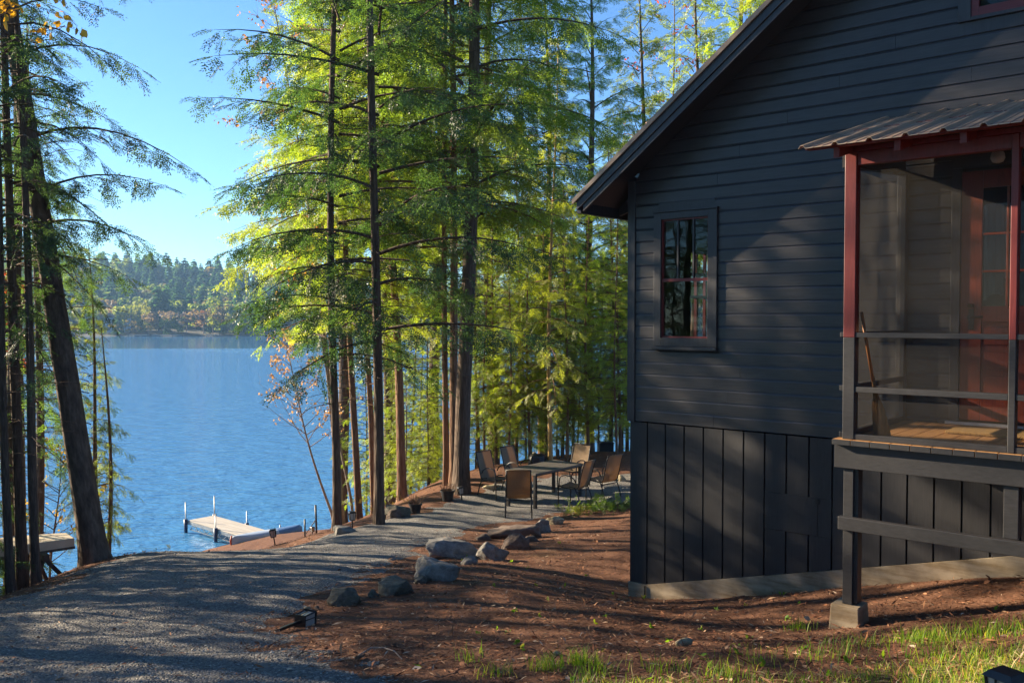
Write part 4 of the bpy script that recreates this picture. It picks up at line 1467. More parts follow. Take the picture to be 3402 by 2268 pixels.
# ------------------------------------------------------------------ upturned flat-bottomed boat on trestles (left)
def uboat():
    a0, a1 = at(-260, 1905, 12.9), at(262, 1812, 14.3)
    zt = CZ - 3.62
    o = thing('rowboat', 'beige flat-bottomed boat lying upside down on trestles behind the leaning trunk', 'rowboat', (a1.x, a1.y, zt))
    d = Vector((a0.x - a1.x, a0.y - a1.y, 0)).normalized()
    n = Vector((-d.y, d.x, 0))
    if n.y < 0:
        n = -n
    L = 4.2
    b = MB()
    V, Fq = [], []
    NS = 16
    for i in range(NS + 1):
        s_ = i / NS
        w = 0.98 * (0.52 + 0.48 * min(1, s_ / 0.55) ** 0.7)
        zz = 0.04 - 0.06 * (1 - min(1, s_ / 0.4)) ** 2
        c = d * (L * s_) + n * 0.49
        hgt = 0.15 + 0.03 * min(1, s_ * 2)
        V += [c - n * w / 2 + Vector((0, 0, zz - hgt)), c - n * (w / 2 - 0.015) + Vector((0, 0, zz)), c + n * (w / 2 - 0.015) + Vector((0, 0, zz)), c + n * w / 2 + Vector((0, 0, zz - hgt))]
    for i in range(NS):
        for k in range(3):
            Fq.append((i * 4 + k, i * 4 + k + 1, i * 4 + k + 5, i * 4 + k + 4))
        Fq.append((i * 4 + 3, i * 4, i * 4 + 4, i * 4 + 7))
    Fq += [(3, 2, 1, 0), tuple(NS * 4 + k for k in range(4))]
    b.quadmesh(V, Fq)
    b.build('hull', 'boat', o, bevel=0.01)
    b = MB()
    for k in (0, 3):
        b.tube([V[i * 4 + k] for i in range(NS + 1)], 0.022, 6)
    b.build('rub_rail', 'greywood', o)
    for s_, lab in ((0.5, 'dark wooden trestle under the right end of the upturned boat'), (2.9, 'dark wooden trestle under the far left part of the upturned boat')):
        c = Vector((a1.x, a1.y, zt)) + d * s_ + n * 0.45
        g_ = gz(c.x, c.y)
        h_ = zt - 0.19 - g_
        t = thing('trestle', lab, 'trestle', (c.x, c.y, g_), 0, 'trestles under the boat')
        b = MB()
        b.bar(-n * 0.55 + Vector((0, 0, h_)), n * 0.55 + Vector((0, 0, h_)), 0.09, 0.09)
        b.build('beam', 'greywood', t)
        for sn in (-1, 1):
            for sd2 in (-1, 1):
                q0 = n * sn * 0.4 + Vector((0, 0, h_ - 0.03))
                q1 = n * sn * 0.46 + d * sd2 * 0.3
                q1 = q1 + Vector((0, 0, gz(c.x + q1.x, c.y + q1.y) - g_ - 0.05))
                b = MB()
                b.bar(q0, q1, 0.06, 0.06)
                b.build('leg', 'greywood', t)
uboat()

# ------------------------------------------------------------------ clutter on the bank behind the table
p = at(1500 + 1090 / 3.794, 1420 + 465 / 3.794, 22.6)
o = thing('tarp_pile', 'low heap under a crumpled black tarp behind the table', 'tarp heap', (p.x, p.y, gz(p.x, p.y)))
me = rock_mesh(77, 4, True, 0.3)
me.materials.append(M['tarp'])
q = put(bpy.data.objects.new('tarp', me), o)
q.scale = (0.33, 0.3, 0.26); q.location = (0, 0, 0.1)
stone(1500 + 1040 / 3.794, 1420 + 358 / 3.794, 14, 8, 'palerock', 'small tan stone holding down the black tarp heap', 78, 0.8, name='cobble', cat='stone', sub=3, sink=0.1, D=22.4)
ob = bpy.data.objects[[x.name for x in COL.objects if x.get('label', '').startswith('small tan stone holding')][0]]
ob.location = (p.x - 0.1, p.y - 0.06, gz(p.x, p.y) + 0.31)
p = at(1500 + 1940 / 3.794, 1420 + 285 / 3.794, 24.6)
o = thing('storage_box', 'black lidded storage box on the bank by the cabin corner', 'box', (p.x, p.y, gz(p.x, p.y)), 0.15)
b = MB(); b.box(-0.2, 0.2, -0.16, 0.16, -0.05, 0.22); b.build('body', 'tarp', o, bevel=0.015)
b = MB(); b.box(-0.215, 0.215, -0.175, 0.175, 0.222, 0.26); b.build('lid', 'tarp', o, bevel=0.012)
for k, (zx, zy0, zh) in enumerate([(1335, 375, 110), (1395, 370, 130), (1455, 365, 140), (1530, 340, 120)]):
    p = at(1500 + zx / 3.794, 1420 + zy0 / 3.794, 23.6)
    o = thing('fence_stub', ['short grey post stub, leftmost of the four behind the table', 'grey post stub second from left behind the table', 'tallest grey post stub behind the table', 'grey post stub closest to the storage box'][k], 'post', (p.x, p.y, gz(p.x, p.y)), 0.3 * k, 'old post stubs behind the table')
    hgt = zh / 3.794 * 23.6 / FPX
    b = MB()
    b.tube([(0, 0, -0.1), (0.01, 0, hgt * 0.5), (0.02 * (k % 2), 0.0, hgt)], [0.055, 0.05, 0.047], 9)
    b.build('stub', 'greywood', o)
p = at(2150, 1560, 20.5)
p = Vector((p.x, 20.5, gz(p.x, 20.5)))
o = thing('grill', 'grey covered grill half hidden behind the cabin corner', 'grill', p, -0.5)
b = MB()
b.hexa([(-0.24, -0.26, 0.0), (0.6, -0.26, 0.0), (0.6, 0.26, 0.0), (-0.24, 0.26, 0.0), (-0.24, -0.26, 0.75), (0.6, -0.26, 0.75), (0.6, 0.26, 0.75), (-0.24, 0.26, 0.75)])
b.hexa([(-0.26, -0.28, 0.751), (0.62, -0.28, 0.751), (0.62, 0.28, 0.751), (-0.26, 0.28, 0.751), (-0.16, -0.15, 1.02), (0.52, -0.15, 1.02), (0.52, 0.15, 1.02), (-0.16, 0.15, 1.02)])
b.build('cover', 'greycover', o, bevel=0.06)

# ------------------------------------------------------------------ fallen sticks
for k, (pts, rad, lab) in enumerate([
    ([(1190, 2184), (1235, 2172), (1275, 2173), (1310, 2184), (1336, 2196)], 0.007, 'long bowed stick on the needles near the picture bottom'),
    ([(1050, 2182), (1080, 2178), (1120, 2176), (1145, 2174)], 0.009, 'short straight stick beside the gravel, left of the bowed stick'),
    ([(968, 2206), (1000, 2188), (1038, 2160)], 0.006, 'thin forked stick rising from the gravel tongue'),
    ([(1185, 2196), (1198, 2190), (1212, 2182)], 0.014, 'dark stub of bark beneath the bowed stick')]):
    P = [G(*q) for q in pts]
    o = None
    b = MB()
    loc = P[0].copy()
    Q = [p_ - loc + Vector((0, 0, rad * 1.2 + (0.03 if 0 < i < len(P) - 1 and k in (0, 2) else 0))) for i, p_ in enumerate(P)]
    b.tube(Q, [rad * (1 - 0.6 * i / (len(Q) - 1)) for i in range(len(Q))], 6)
    if k == 2:
        b.tube([Q[1], Q[1] + Vector((0.05, 0.03, 0.06))], [rad * 0.6, rad * 0.2], 5)
    o = b.build('fallen_stick', 'palebark' if k < 1 else 'bark')
    o.location = loc
    tag(o, lab, 'stick', 'fallen sticks')

# ------------------------------------------------------------------ foliage building blocks
def unit(v):
    return v / np.maximum(np.linalg.norm(v, axis=-1, keepdims=True), 1e-9)

def frond(seed=1, na=9, nl=13, lw=0.026, ll=0.100):
    """flat branching spray along +x, unit length: side twigs set with short needles"""
    r = np.random.default_rng(seed)
    V, F = [], []
    def leaf(p, d, l, wid):
        s_ = unit(np.cross(np.array([0, 0, 1.0]) + r.normal(size=3) * 0.35, d))
        o = len(V)
        V.extend([p, p + d * l * 0.5 + s_ * wid, p + d * l, p + d * l * 0.5 - s_ * wid])
        F.append((o, o + 1, o + 2, o + 3))
    def twig(p0, ang, L, n):
        d = np.array([math.cos(ang), math.sin(ang), -0.12])
        for k in range(n):
            t = (k + 0.4) / n
            p = p0 + d * L * t + np.array([0, 0, -0.16 * (L * t) ** 2])
            for sg_ in (-1, 1):
                a = ang + sg_ * r.uniform(0.7, 1.15)
                leaf(p, np.array([math.cos(a), math.sin(a), r.normal() * 0.2 - 0.1]), ll * r.uniform(0.7, 1.25), lw)
        leaf(p0 + d * L, d, ll * 1.3, lw)
    twig(np.zeros(3), 0.0, 0.95, nl)
    for k in range(na):
        t = 0.08 + 0.74 * (k + r.uniform(0, 0.5)) / na
        L = (0.42 * (1 - t) ** 0.8 + 0.10) * r.uniform(0.7, 1.15)
        twig(np.array([t * 0.95, 0, -0.14 * t * t]), (1 if k % 2 else -1) * r.uniform(0.6, 1.0), L, max(3, int(L / 0.075)))
    return np.array(V), np.array(F)
FR = frond(1)
FR2 = frond(2, 7, 9, 0.030, 0.125)

def tuft(n=16, seed=3):
    r = np.random.default_rng(seed)
    V, F = [], []
    for i in range(n):
        d = r.normal(size=3); d[0] = abs(d[0]) + 0.4; d /= np.linalg.norm(d)
        s_ = np.cross(d, r.normal(size=3)); s_ /= np.linalg.norm(s_)
        o = len(V)
        V.extend([np.zeros(3), d * 0.5 + s_ * 0.035, d, d * 0.5 - s_ * 0.035])
        F.append((o, o + 1, o + 2, o + 3))
    return np.array(V), np.array(F)
TU = tuft()

def leafq():
    V = np.array([[0, 0, 0], [0.35, 0.32, 0.06], [0.75, 0.22, 0.0], [1.0, 0, -0.08], [0.75, -0.22, 0.0], [0.35, -0.32, 0.06]])
    return V, np.array([(0, 1, 2, 3), (0, 3, 4, 5)])
LQ = leafq()

def scatter(proto, O, X, Z, S):
    """copies of proto at O, x axis X, roughly normal Z, size S -> V, F"""
    P, F = proto
    X = unit(X)
    Y = unit(np.cross(Z, X))
    Z = np.cross(X, Y)
    m, k = len(O), len(P)
    V = O[:, None, :] + S[:, None, None] * (P[None, :, 0, None] * X[:, None, :] + P[None, :, 1, None] * Y[:, None, :] + P[None, :, 2, None] * Z[:, None, :])
    FF = (F[None] + (np.arange(m) * k)[:, None, None]).reshape(-1, F.shape[1])
    return V.reshape(-1, 3), FF

def strands(lines, n=3):
    """thin tapered tubes; lines = list of (points (k,3), r0, r1)"""
    V, F, o = [], [], 0
    ang = np.arange(n) * 2 * np.pi / n
    for P, r0, r1 in lines:
        P = np.asarray(P)
        k = len(P)
        T = unit(np.gradient(P, axis=0))
        ref = np.array([0.1, 0.2, 1.0]) if abs(T[0, 2]) < 0.9 else np.array([1.0, 0, 0])
        A = unit(np.cross(T, ref))
        B = np.cross(T, A)
        r = np.linspace(r0, r1, k)[:, None, None]
        ring = P[:, None, :] + r * (np.cos(ang)[None, :, None] * A[:, None, :] + np.sin(ang)[None, :, None] * B[:, None, :])
        V.append(ring.reshape(-1, 3))
        i = np.arange(k - 1)[:, None] * n
        j = np.arange(n)[None, :]
        j2 = (j + 1) % n
        F.append(np.stack([i + j, i + j2, i + n + j2, i + n + j], -1).reshape(-1, 4) + o)
        o += k * n
    return np.concatenate(V), np.concatenate(F)

def trunk_mesh(Ht, r0, seed, bend=0.12, flare=0.38, bark='bark', n=14, top=0.08):
    rs = np.random.default_rng(seed)
    zs = np.concatenate([[-0.5, -0.05, 0.12, 0.35, 0.7], np.linspace(1.2, Ht, 22)])
    ph = rs.uniform(0, 6.28, 4)
    V, F = [], []
    for i, z in enumerate(zs):
        t = max(z, 0) / Ht
        r = r0 * ((1 - t) ** 0.8 * (1 - top) + top) * (1 + flare * math.exp(-max(z, 0) / 0.28))
        cx = bend * (math.sin(ph[0] + z * 0.35) - math.sin(ph[0])) * min(1, max(z, 0) / 3)
        cy_ = bend * (math.sin(ph[1] + z * 0.31) - math.sin(ph[1])) * min(1, max(z, 0) / 3)
        for k in range(n):
            a = 2 * math.pi * k / n
            rr = r * (1 + 0.05 * math.sin(3 * a + ph[2] + z * 0.6) + 0.20 * flare * math.exp(-max(z, 0) / 0.3) * math.sin(5 * a + ph[3]) + rs.normal() * 0.02)
            V.append((cx + rr * math.cos(a), cy_ + rr * math.sin(a), z))
    for i in range(len(zs) - 1):
        for k in range(n):
            F.append((i * n + k, i * n + (k + 1) % n, (i + 1) * n + (k + 1) % n, (i + 1) * n + k))
    return np.array(V), np.array(F)

def hemlock(seed, Ht, z0, Lmax, nb, fl=0.42, up=0.25, droop=0.55, twig=0.2, dens=1.0, proto=None, low=None, tilt=0.5, zmax=1.0, dead=0, azim=None, shape=0.75):
    """crown of a conifer with layered drooping sprays -> (crown V, F), (limb V, F)"""
    rs = np.random.default_rng(seed)
    O, X, Z, S = [], [], [], []
    lines = []
    az = rs.uniform(0, 6.28)
    for i in range(nb):
        t = (i + rs.uniform(0, 0.8)) / nb
        z = z0 + (Ht * zmax - z0) * t
        az += 2.399 + rs.normal() * 0.5
        if azim is not None and rs.uniform() < azim[1]:
            az = azim[0] + rs.normal() * 0.6
        L = Lmax * (1 - t) ** shape * rs.uniform(0.6, 1.12) + 0.25
        if low is not None and t < 0.25:
            L *= low + (1 - low) * t / 0.25
        e0 = up * rs.uniform(0.2, 1.4) + 0.45 * t
        dr = droop * rs.uniform(0.6, 1.3) * (1 - 0.5 * t)
        h = np.array([math.cos(az), math.sin(az), 0])
        sd_ = np.array([-math.sin(az), math.cos(az), 0])
        bow = rs.normal() * 0.12
        ns = max(5, int(L / 0.3))
        s = np.linspace(0, 1, ns)
        P = h[None] * (L * s * math.cos(min(e0, 1)))[:, None] + sd_[None] * (L * bow * s * s)[:, None]
        P[:, 2] = z + L * (math.sin(e0) * s - dr * s * s)
        lines.append((P, 0.008 + 0.010 * L, 0.003))
        nt_ = max(3, int(L / twig))
        for j in range(nt_):
            u = 0.16 + 0.84 * (j + rs.uniform(0, 0.7)) / nt_
            u = min(u, 1.0)
            base = np.array([np.interp(u, s, P[:, q]) for q in range(3)])
            d1 = unit(P[min(ns - 1, int(u * ns))] - P[max(0, int(u * ns) - 1)])
            if np.linalg.norm(d1) < 0.5:
                d1 = h
            sgn = 1 if j % 2 else -1
            tl = (0.22 + 0.30 * L * (1 - u) ** 0.8 * min(1, u * 3)) * rs.uniform(0.7, 1.2)
            dirv = unit(d1 * rs.uniform(0.5, 0.9) + sd_ * sgn * rs.uniform(0.5, 0.9) + np.array([0, 0, -0.25 - 0.2 * rs.uniform()]))
            nf = max(1, int(round(dens * tl / 0.17)))
            if tl > 0.45:
                lines.append((np.stack([base, base + dirv * tl * 0.5, base + dirv * tl + np.array([0, 0, -0.1 * tl])]), 0.006, 0.002))
            for q in range(nf):
                w = (q + 0.3) / nf
                p = base + dirv * tl * w + np.array([0, 0, -0.1 * tl * w * w])
                fd_ = unit(dirv + rs.normal(size=3) * 0.38 + np.array([0, 0, -0.22]))
                O.append(p); X.append(fd_)
                Z.append(unit(np.array([0, 0, 1.0]) + rs.normal(size=3) * tilt))
                S.append(fl * rs.uniform(0.65, 1.2) * (0.75 + 0.25 * min(1, L / 2)))
        O.append(P[-1]); X.append(unit(P[-1] - P[-2])); Z.append(np.array([0, 0, 1.0])); S.append(fl)
    for i in range(dead):
        z = rs.uniform(0.12 * Ht, z0 + 0.25 * (Ht - z0))
        a = rs.uniform(0, 6.28)
        L = rs.uniform(0.4, 1.7)
        s = np.linspace(0, 1, 5)
        P = np.stack([math.cos(a) * L * s + rs.normal(size=5) * 0.03, math.sin(a) * L * s + rs.normal(size=5) * 0.03, z + L * (0.25 * s - 0.35 * s * s)], -1)
        lines.append((P, 0.010, 0.003))
        for q in range(3):
            u = rs.uniform(0.3, 0.9)
            b0 = P[int(u * 4)]
            lines.append((np.stack([b0, b0 + np.array([math.cos(a + 0.8), math.sin(a + 0.8), rs.normal() * 0.3]) * L * 0.3]), 0.004, 0.0015))
    cr = scatter(proto or FR, np.array(O), np.array(X), np.array(Z), np.array(S))
    return cr, strands(lines)

VAR = {}
def variant(name, bark, leafm, Ht, r0, seed, hk, tk=None):
    """first use builds three meshes; later trees share them"""
    (cv, cf), (lv, lf) = hemlock(seed, Ht, **hk)
    tv, tf = trunk_mesh(Ht, r0, seed, **(tk or {}))
    ms = []
    av, af = np.concatenate([cv, lv]), np.concatenate([cf, lf + len(cv)])
    for o in (np_mesh('trunk', tv, tf, bark, smooth=True), np_mesh('crown', av, af, leafm, mat2=bark, n2=len(lf))):
        ms.append(o.data)
        bpy.data.objects.remove(o)
    VAR[name] = (Ht, r0, ms)

variant('tall', 'bark', 'needles', 18, 0.12, 101, dict(fl=0.42, dens=0.58, twig=0.18, z0=3.0, Lmax=2.9, nb=72, dead=26, low=0.6, up=0.22, droop=0.33, shape=1.0))
variant('tall2', 'bark', 'needles', 18, 0.12, 109, dict(fl=0.42, dens=0.58, twig=0.18, z0=2.6, Lmax=3.1, nb=66, dead=30, low=0.85, up=0.26, droop=0.36, shape=0.9))
variant('high', 'redbark', 'needles', 18, 0.14, 102, dict(fl=0.42, dens=0.58, twig=0.19, z0=5.4, Lmax=2.8, nb=66, dead=22, up=0.22, droop=0.55, shape=0.55))
variant('bigpine', 'bark', 'needles', 20, 0.2, 103, dict(fl=0.46, twig=0.19, z0=5.0, Lmax=3.8, nb=58, dead=26, up=0.4, droop=0.48, shape=0.5, dens=0.65))
variant('young', 'bark', 'needles', 9, 0.055, 104, dict(z0=0.9, Lmax=1.9, nb=72, fl=0.36, up=0.15, droop=0.45, twig=0.16, dens=0.58))
variant('slim', 'redbark', 'needles', 12, 0.07, 105, dict(z0=1.9, Lmax=1.75, nb=72, fl=0.38, twig=0.17, dens=0.58, dead=14, up=0.2, droop=0.5))
variant('open', 'bark', 'needles', 16, 0.13, 106, dict(z0=4.8, Lmax=2.35, nb=44, fl=0.37, dens=0.58, dead=30, up=0.28, droop=0.6, twig=0.19, shape=0.5), dict(bend=0.0))
variant('open2', 'bark', 'needles', 16, 0.13, 116, dict(z0=4.4, Lmax=1.7, nb=40, fl=0.37, dens=0.58, dead=30, up=0.2, droop=0.8, twig=0.22, shape=0.5))
variant('full', 'bark', 'needles', 18, 0.16, 107, dict(z0=6.5, Lmax=3.0, nb=62, fl=0.5, proto=FR2, dens=0.7, up=0.4, droop=0.45, tilt=0.8))
variant('crowned', 'bark', 'needles', 26, 0.16, 117, dict(fl=0.5, proto=FR2, z0=16.2, Lmax=3.0, nb=46, dens=0.8, up=0.35, droop=0.3, tilt=0.8, shape=0.6))  # crown set high to block sun only from the upper gable wall
variant('fir', 'bark', 'needles', 7, 0.05, 108, dict(z0=0.25, Lmax=1.5, nb=52, fl=0.36, up=0.1, droop=0.35, twig=0.2, dens=0.6))

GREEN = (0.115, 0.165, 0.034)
DARK = (0.046, 0.078, 0.032)  # shade on the near and left hemlocks put into the needle colour
LIME = (0.25, 0.28, 0.040)  # backlit glow of the sunny trees put into the needle colour
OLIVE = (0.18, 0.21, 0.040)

def tree(var, loc, Ht, label, color=GREEN, rz=None, lean=(0, 0), group=None, trunk_r=None, name='hemlock_tree', cat='tree', cscale=1.0):
    H_, r_, ms = VAR[var]
    s_ = Ht / H_
    o = thing(name, label, cat, loc, 0, group)
    rz = random.uniform(0, 6.28) if rz is None else rz
    o.rotation_euler = (math.atan(-lean[1]), math.atan(lean[0]), rz) if False else (0, 0, 0)
    q = Vector((lean[0], lean[1], 1)).to_track_quat('Z', 'Y') if (lean[0] or lean[1]) else None
    Mx = (q.to_matrix() if q else Matrix.Identity(3)) @ Matrix.Rotation(rz, 3, 'Z')
    o.rotation_euler = Mx.to_euler()
    for nm, me in zip(('trunk', 'crown'), ms):
        c = put(bpy.data.objects.new(nm, me), o)
        if nm == 'trunk':
            k = (trunk_r / r_) if trunk_r else s_
            c.scale = (k, k, s_)
        else:
            c.scale = (s_ * cscale, s_ * cscale, s_)
        if nm == 'crown':
            j = random.uniform(0.88, 1.14)
            c.color = (color[0] * j * random.uniform(0.92, 1.1), color[1] * j, color[2], 1)
    return o

def base(px, D, py=None):
    x = (px - W0 / 2) / FPX * D
    return Vector((x, D, gz(x, D) - 0.02))

# ---- the trees standing round the terrace
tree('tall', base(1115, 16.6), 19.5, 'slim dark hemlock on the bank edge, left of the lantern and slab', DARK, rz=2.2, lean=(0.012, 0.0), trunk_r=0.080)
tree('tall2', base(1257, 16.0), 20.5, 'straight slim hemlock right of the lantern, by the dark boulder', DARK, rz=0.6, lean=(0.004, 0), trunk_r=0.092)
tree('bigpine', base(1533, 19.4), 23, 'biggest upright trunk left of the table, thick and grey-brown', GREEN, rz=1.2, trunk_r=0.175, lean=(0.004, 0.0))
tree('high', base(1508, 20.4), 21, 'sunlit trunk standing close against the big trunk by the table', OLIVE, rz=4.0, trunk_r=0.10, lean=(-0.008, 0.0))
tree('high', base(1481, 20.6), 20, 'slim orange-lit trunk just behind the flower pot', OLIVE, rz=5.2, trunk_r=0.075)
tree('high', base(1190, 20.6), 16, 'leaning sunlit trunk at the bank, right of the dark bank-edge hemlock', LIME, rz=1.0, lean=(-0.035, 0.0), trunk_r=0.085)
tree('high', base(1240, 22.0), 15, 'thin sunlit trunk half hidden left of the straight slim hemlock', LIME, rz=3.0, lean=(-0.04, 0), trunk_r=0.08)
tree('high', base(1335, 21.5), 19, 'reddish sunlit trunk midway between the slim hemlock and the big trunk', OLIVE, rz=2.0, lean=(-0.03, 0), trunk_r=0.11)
# golden sapling and thin trunks behind the table
o = tree('slim', base(1829, 22.6), 11, 'golden smooth sapling trunk rising straight behind the table', LIME, rz=0.4, trunk_r=0.062, name='sapling', cscale=0.85)
tk_ = [c for c in o.children if c.name.startswith('trunk')][0]
tk_.data = tk_.data.copy()
tk_.data.materials[0] = M['goldbark']
NB = 'off-frame firs and young hemlocks added on the near left bank to block light'
for i, (x, y, h_, v_) in enumerate([(-8.3, 7.9, 6.6, 'fir'), (-9.3, 8.6, 6.4, 'fir'), (-7.9, 9.2, 6.0, 'fir'), (-8.8, 13.3, 6.0, 'fir'), (-9.6, 12.2, 6.4, 'fir'), (-8.5, 11.5, 6.0, 'fir'), (-9.4, 10.3, 6.0, 'fir'), (-8.6, 6.4, 6.6, 'fir'), (-8.9, 9.4, 5.4, 'fir'), (-7.8, 6.2, 5.4, 'fir'), (-9.2, 11.3, 6.8, 'fir'), (-10.2, 10.8, 5.8, 'fir'), (-10.4, 12.8, 7, 'fir'), (-8.3, 10.4, 4.8, 'fir'), (-10, 7.2, 5.5, 'fir'), (-8.4, 12.6, 6.0, 'fir'), (-9.0, 14.0, 6.2, 'fir'), (-9.6, 15.2, 6.2, 'fir'), (-8.8, 7.4, 8.5, 'young'), (-9.4, 11.4, 8.0, 'young'), (-9.8, 11.0, 8.5, 'young'), (-8.9, 12.0, 7.5, 'young'), (-9.6, 5.0, 8.5, 'young'), (-9.2, 2.8, 8.5, 'young'), (-8.4, 0.6, 8, 'young'), (-11.2, 9.2, 6, 'fir')]):  # added outside the view to shade the gravel and darken the window reflection
    tree(v_, Vector((x, y, gz(x, y))), h_, 'off-frame bushy conifer added on the near left bank to block light', DARK, group=NB)
BK = 'young hemlocks on the bank behind the table'
for i, (px, D, h_, v_) in enumerate([(1362, 25, 9, 'young'), (1425, 24.5, 8, 'young'), (1590, 25, 12, 'slim'), (1648, 24, 11, 'slim'), (1715, 25, 12, 'slim'), (1748, 24.2, 7, 'young'),
                                     (1870, 26, 12, 'slim'), (1905, 25.2, 9, 'young'), (2030, 25.5, 13, 'slim'), (2062, 24.6, 12, 'slim'), (2085, 27, 11, 'young'), (2140, 26, 12, 'slim'), (1610, 23.6, 8.5, 'slim'), (1690, 23.2, 8, 'slim'), (1760, 23.6, 9, 'slim'), (1885, 23.4, 8.5, 'slim'), (1955, 23.8, 9.5, 'slim'), (2050, 23.2, 8.5, 'slim'), (1815, 25, 10, 'slim'), (2100, 24.5, 10, 'slim'), (1580, 25.5, 6.2, 'young'), (1640, 26.2, 6.5, 'young'), (1705, 25.6, 6.0, 'young'), (1765, 26.3, 6.6, 'young'), (1850, 25.8, 6.2, 'young'), (1920, 26.4, 6.6, 'young'), (1990, 25.9, 6.2, 'young'), (2070, 26.2, 6.4, 'young')]):
    tree(v_, base(px, D), h_ * random.uniform(0.66, 0.82), 'thin trunked young hemlock with yellow-green sprays on the bank behind the table', LIME if i % 3 else OLIVE, group=BK)
BL = 'young hemlocks down the bank left of the table'
for i, (px, D, h_, v_) in enumerate([(1290, 25, 5.0, 'young'), (1215, 27, 5.5, 'young'), (1390, 28, 5.5, 'young'), (1475, 27, 4.6, 'fir'), (1345, 23.5, 3.4, 'fir'), (1420, 23.5, 3.0, 'fir')]):
    tree(v_, base(px, D), h_ * random.uniform(0.92, 1.08), 'bushy young hemlock on the sloping bank between the trunks, lake behind', LIME if i % 2 else OLIVE, group=BL)
# taller ones behind, filling the upper picture
for px, D, h_, v_, lab, c_ in [
    (1130, 31, 25, 'full', 'tall sunlit conifer at the left edge of the grove behind the slim hemlocks', OLIVE),
    (1290, 32, 27, 'full', 'tall yellow-green conifer behind the two slim dark hemlocks', LIME),
    (1440, 32.5, 26, 'full', 'tall yellow-green conifer directly left of the big trunk', OLIVE),
    (1640, 28.5, 20, 'bigpine', 'tall open conifer right of the big trunk', GREEN),
    (1800, 29, 17, 'high', 'open blue-green conifer above the golden sapling', GREEN),
    (1960, 28, 16, 'bigpine', 'open conifer with long bare limbs left of the cabin eave', GREEN),
    (2120, 31, 17, 'full', 'yellow-green conifer whose top shows over the lower roof edge', OLIVE),
    (2300, 33, 19, 'full', 'pointed sunlit conifer behind the middle of the roof edge', LIME),
    (2470, 32, 21.5, 'full', 'tall bright yellow-green conifer behind the upper roof edge', LIME),
    (2620, 30, 22, 'full', 'tall conifer mostly hidden behind the roof peak', LIME)]:
    tree(v_, base(px, D), h_, lab, c_, name='conifer_tree')

# ---- the left clump
p = base(305, 13.4)
tree('open', p, 15.5, 'thick dark trunk leaning left beside the gravel', DARK, rz=2.0, lean=(-0.150, 0.02), trunk_r=0.19, name='leaning_tree')
tree('open2', base(108, 12.7), 14, 'straight slim trunk in front of the upturned boat, second from the leaning trunk', DARK, rz=0.3, lean=(-0.035, 0), trunk_r=0.065)
tree('open', base(62, 12.9), 15, 'grey trunk left of the slim one in front of the boat', DARK, rz=4.2, lean=(-0.03, 0.02), trunk_r=0.08)
tree('open2', base(22, 12.4), 13, 'dark trunk at the left picture edge before the boat', DARK, rz=5.4, lean=(-0.03, 0), trunk_r=0.06)
tree('slim', base(322, 16.2), 6.2, 'taller of the two thin saplings right behind the leaning trunk', LIME, rz=1.7, lean=(-0.045, 0), trunk_r=0.05, name='sapling', cscale=0.8)
tree('slim', base(352, 16.0), 4.6, 'shorter bare sapling just right of the taller thin one', OLIVE, rz=0.7, lean=(-0.02, 0), trunk_r=0.045, name='sapling', cscale=0.35)
LB = 'hemlocks along the bank beyond the leaning trunk'
for i, (x, y, h_, v_) in enumerate([(-9.4, 16.5, 15, 'open2'), (-11.2, 18.5, 16, 'open2'), (-11.0, 20.4, 14, 'open2'), (-12.5, 22.5, 16, 'open'), (-10.4, 17.2, 5, 'fir')]):
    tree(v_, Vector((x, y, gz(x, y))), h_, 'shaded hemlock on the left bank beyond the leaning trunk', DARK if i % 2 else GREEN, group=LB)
SH = 'hemlocks along the left bank outside the picture'
for i, (x, y, h_, v_) in enumerate([(-8.2, 8.0, 14, 'open2'), (-10.6, 9.0, 16, 'open'), (-12.7, 13.7, 26, 'crowned'), (-11.3, 12.5, 25, 'crowned'), (-14.0, 14.9, 27, 'crowned'), (-13.0, 12.4, 17, 'open2'), (-14.5, 19.0, 17, 'open2'), (-10.2, 4.2, 15, 'open')]):  # the high-crowned ones are added to keep sun off the upper gable
    tree(v_, Vector((x, y, gz(x, y))), h_, 'off-frame hemlock on the left bank, placed to cast shade', DARK, group=SH)

WB = 'conifers of the wood behind the viewer'
for i, (x, y, h_, v_) in enumerate([(-10, -2, 17, 'full'), (-7, -7, 18, 'bigpine'), (-2, -9, 19, 'full'), (4, -8, 18, 'high'), (9, -6, 19, 'full'), (-13, 1, 17, 'tall'), (-5, -12, 20, 'tall'), (12, -1, 18, 'full'), (1, -13, 20, 'tall'), (-11, -9, 20, 'full'), (-16, -4, 19, 'full')]):
    tree(v_, Vector((x, y, gz(x, y))), h_, 'dark conifer of the wood behind the viewer', DARK, group=WB)

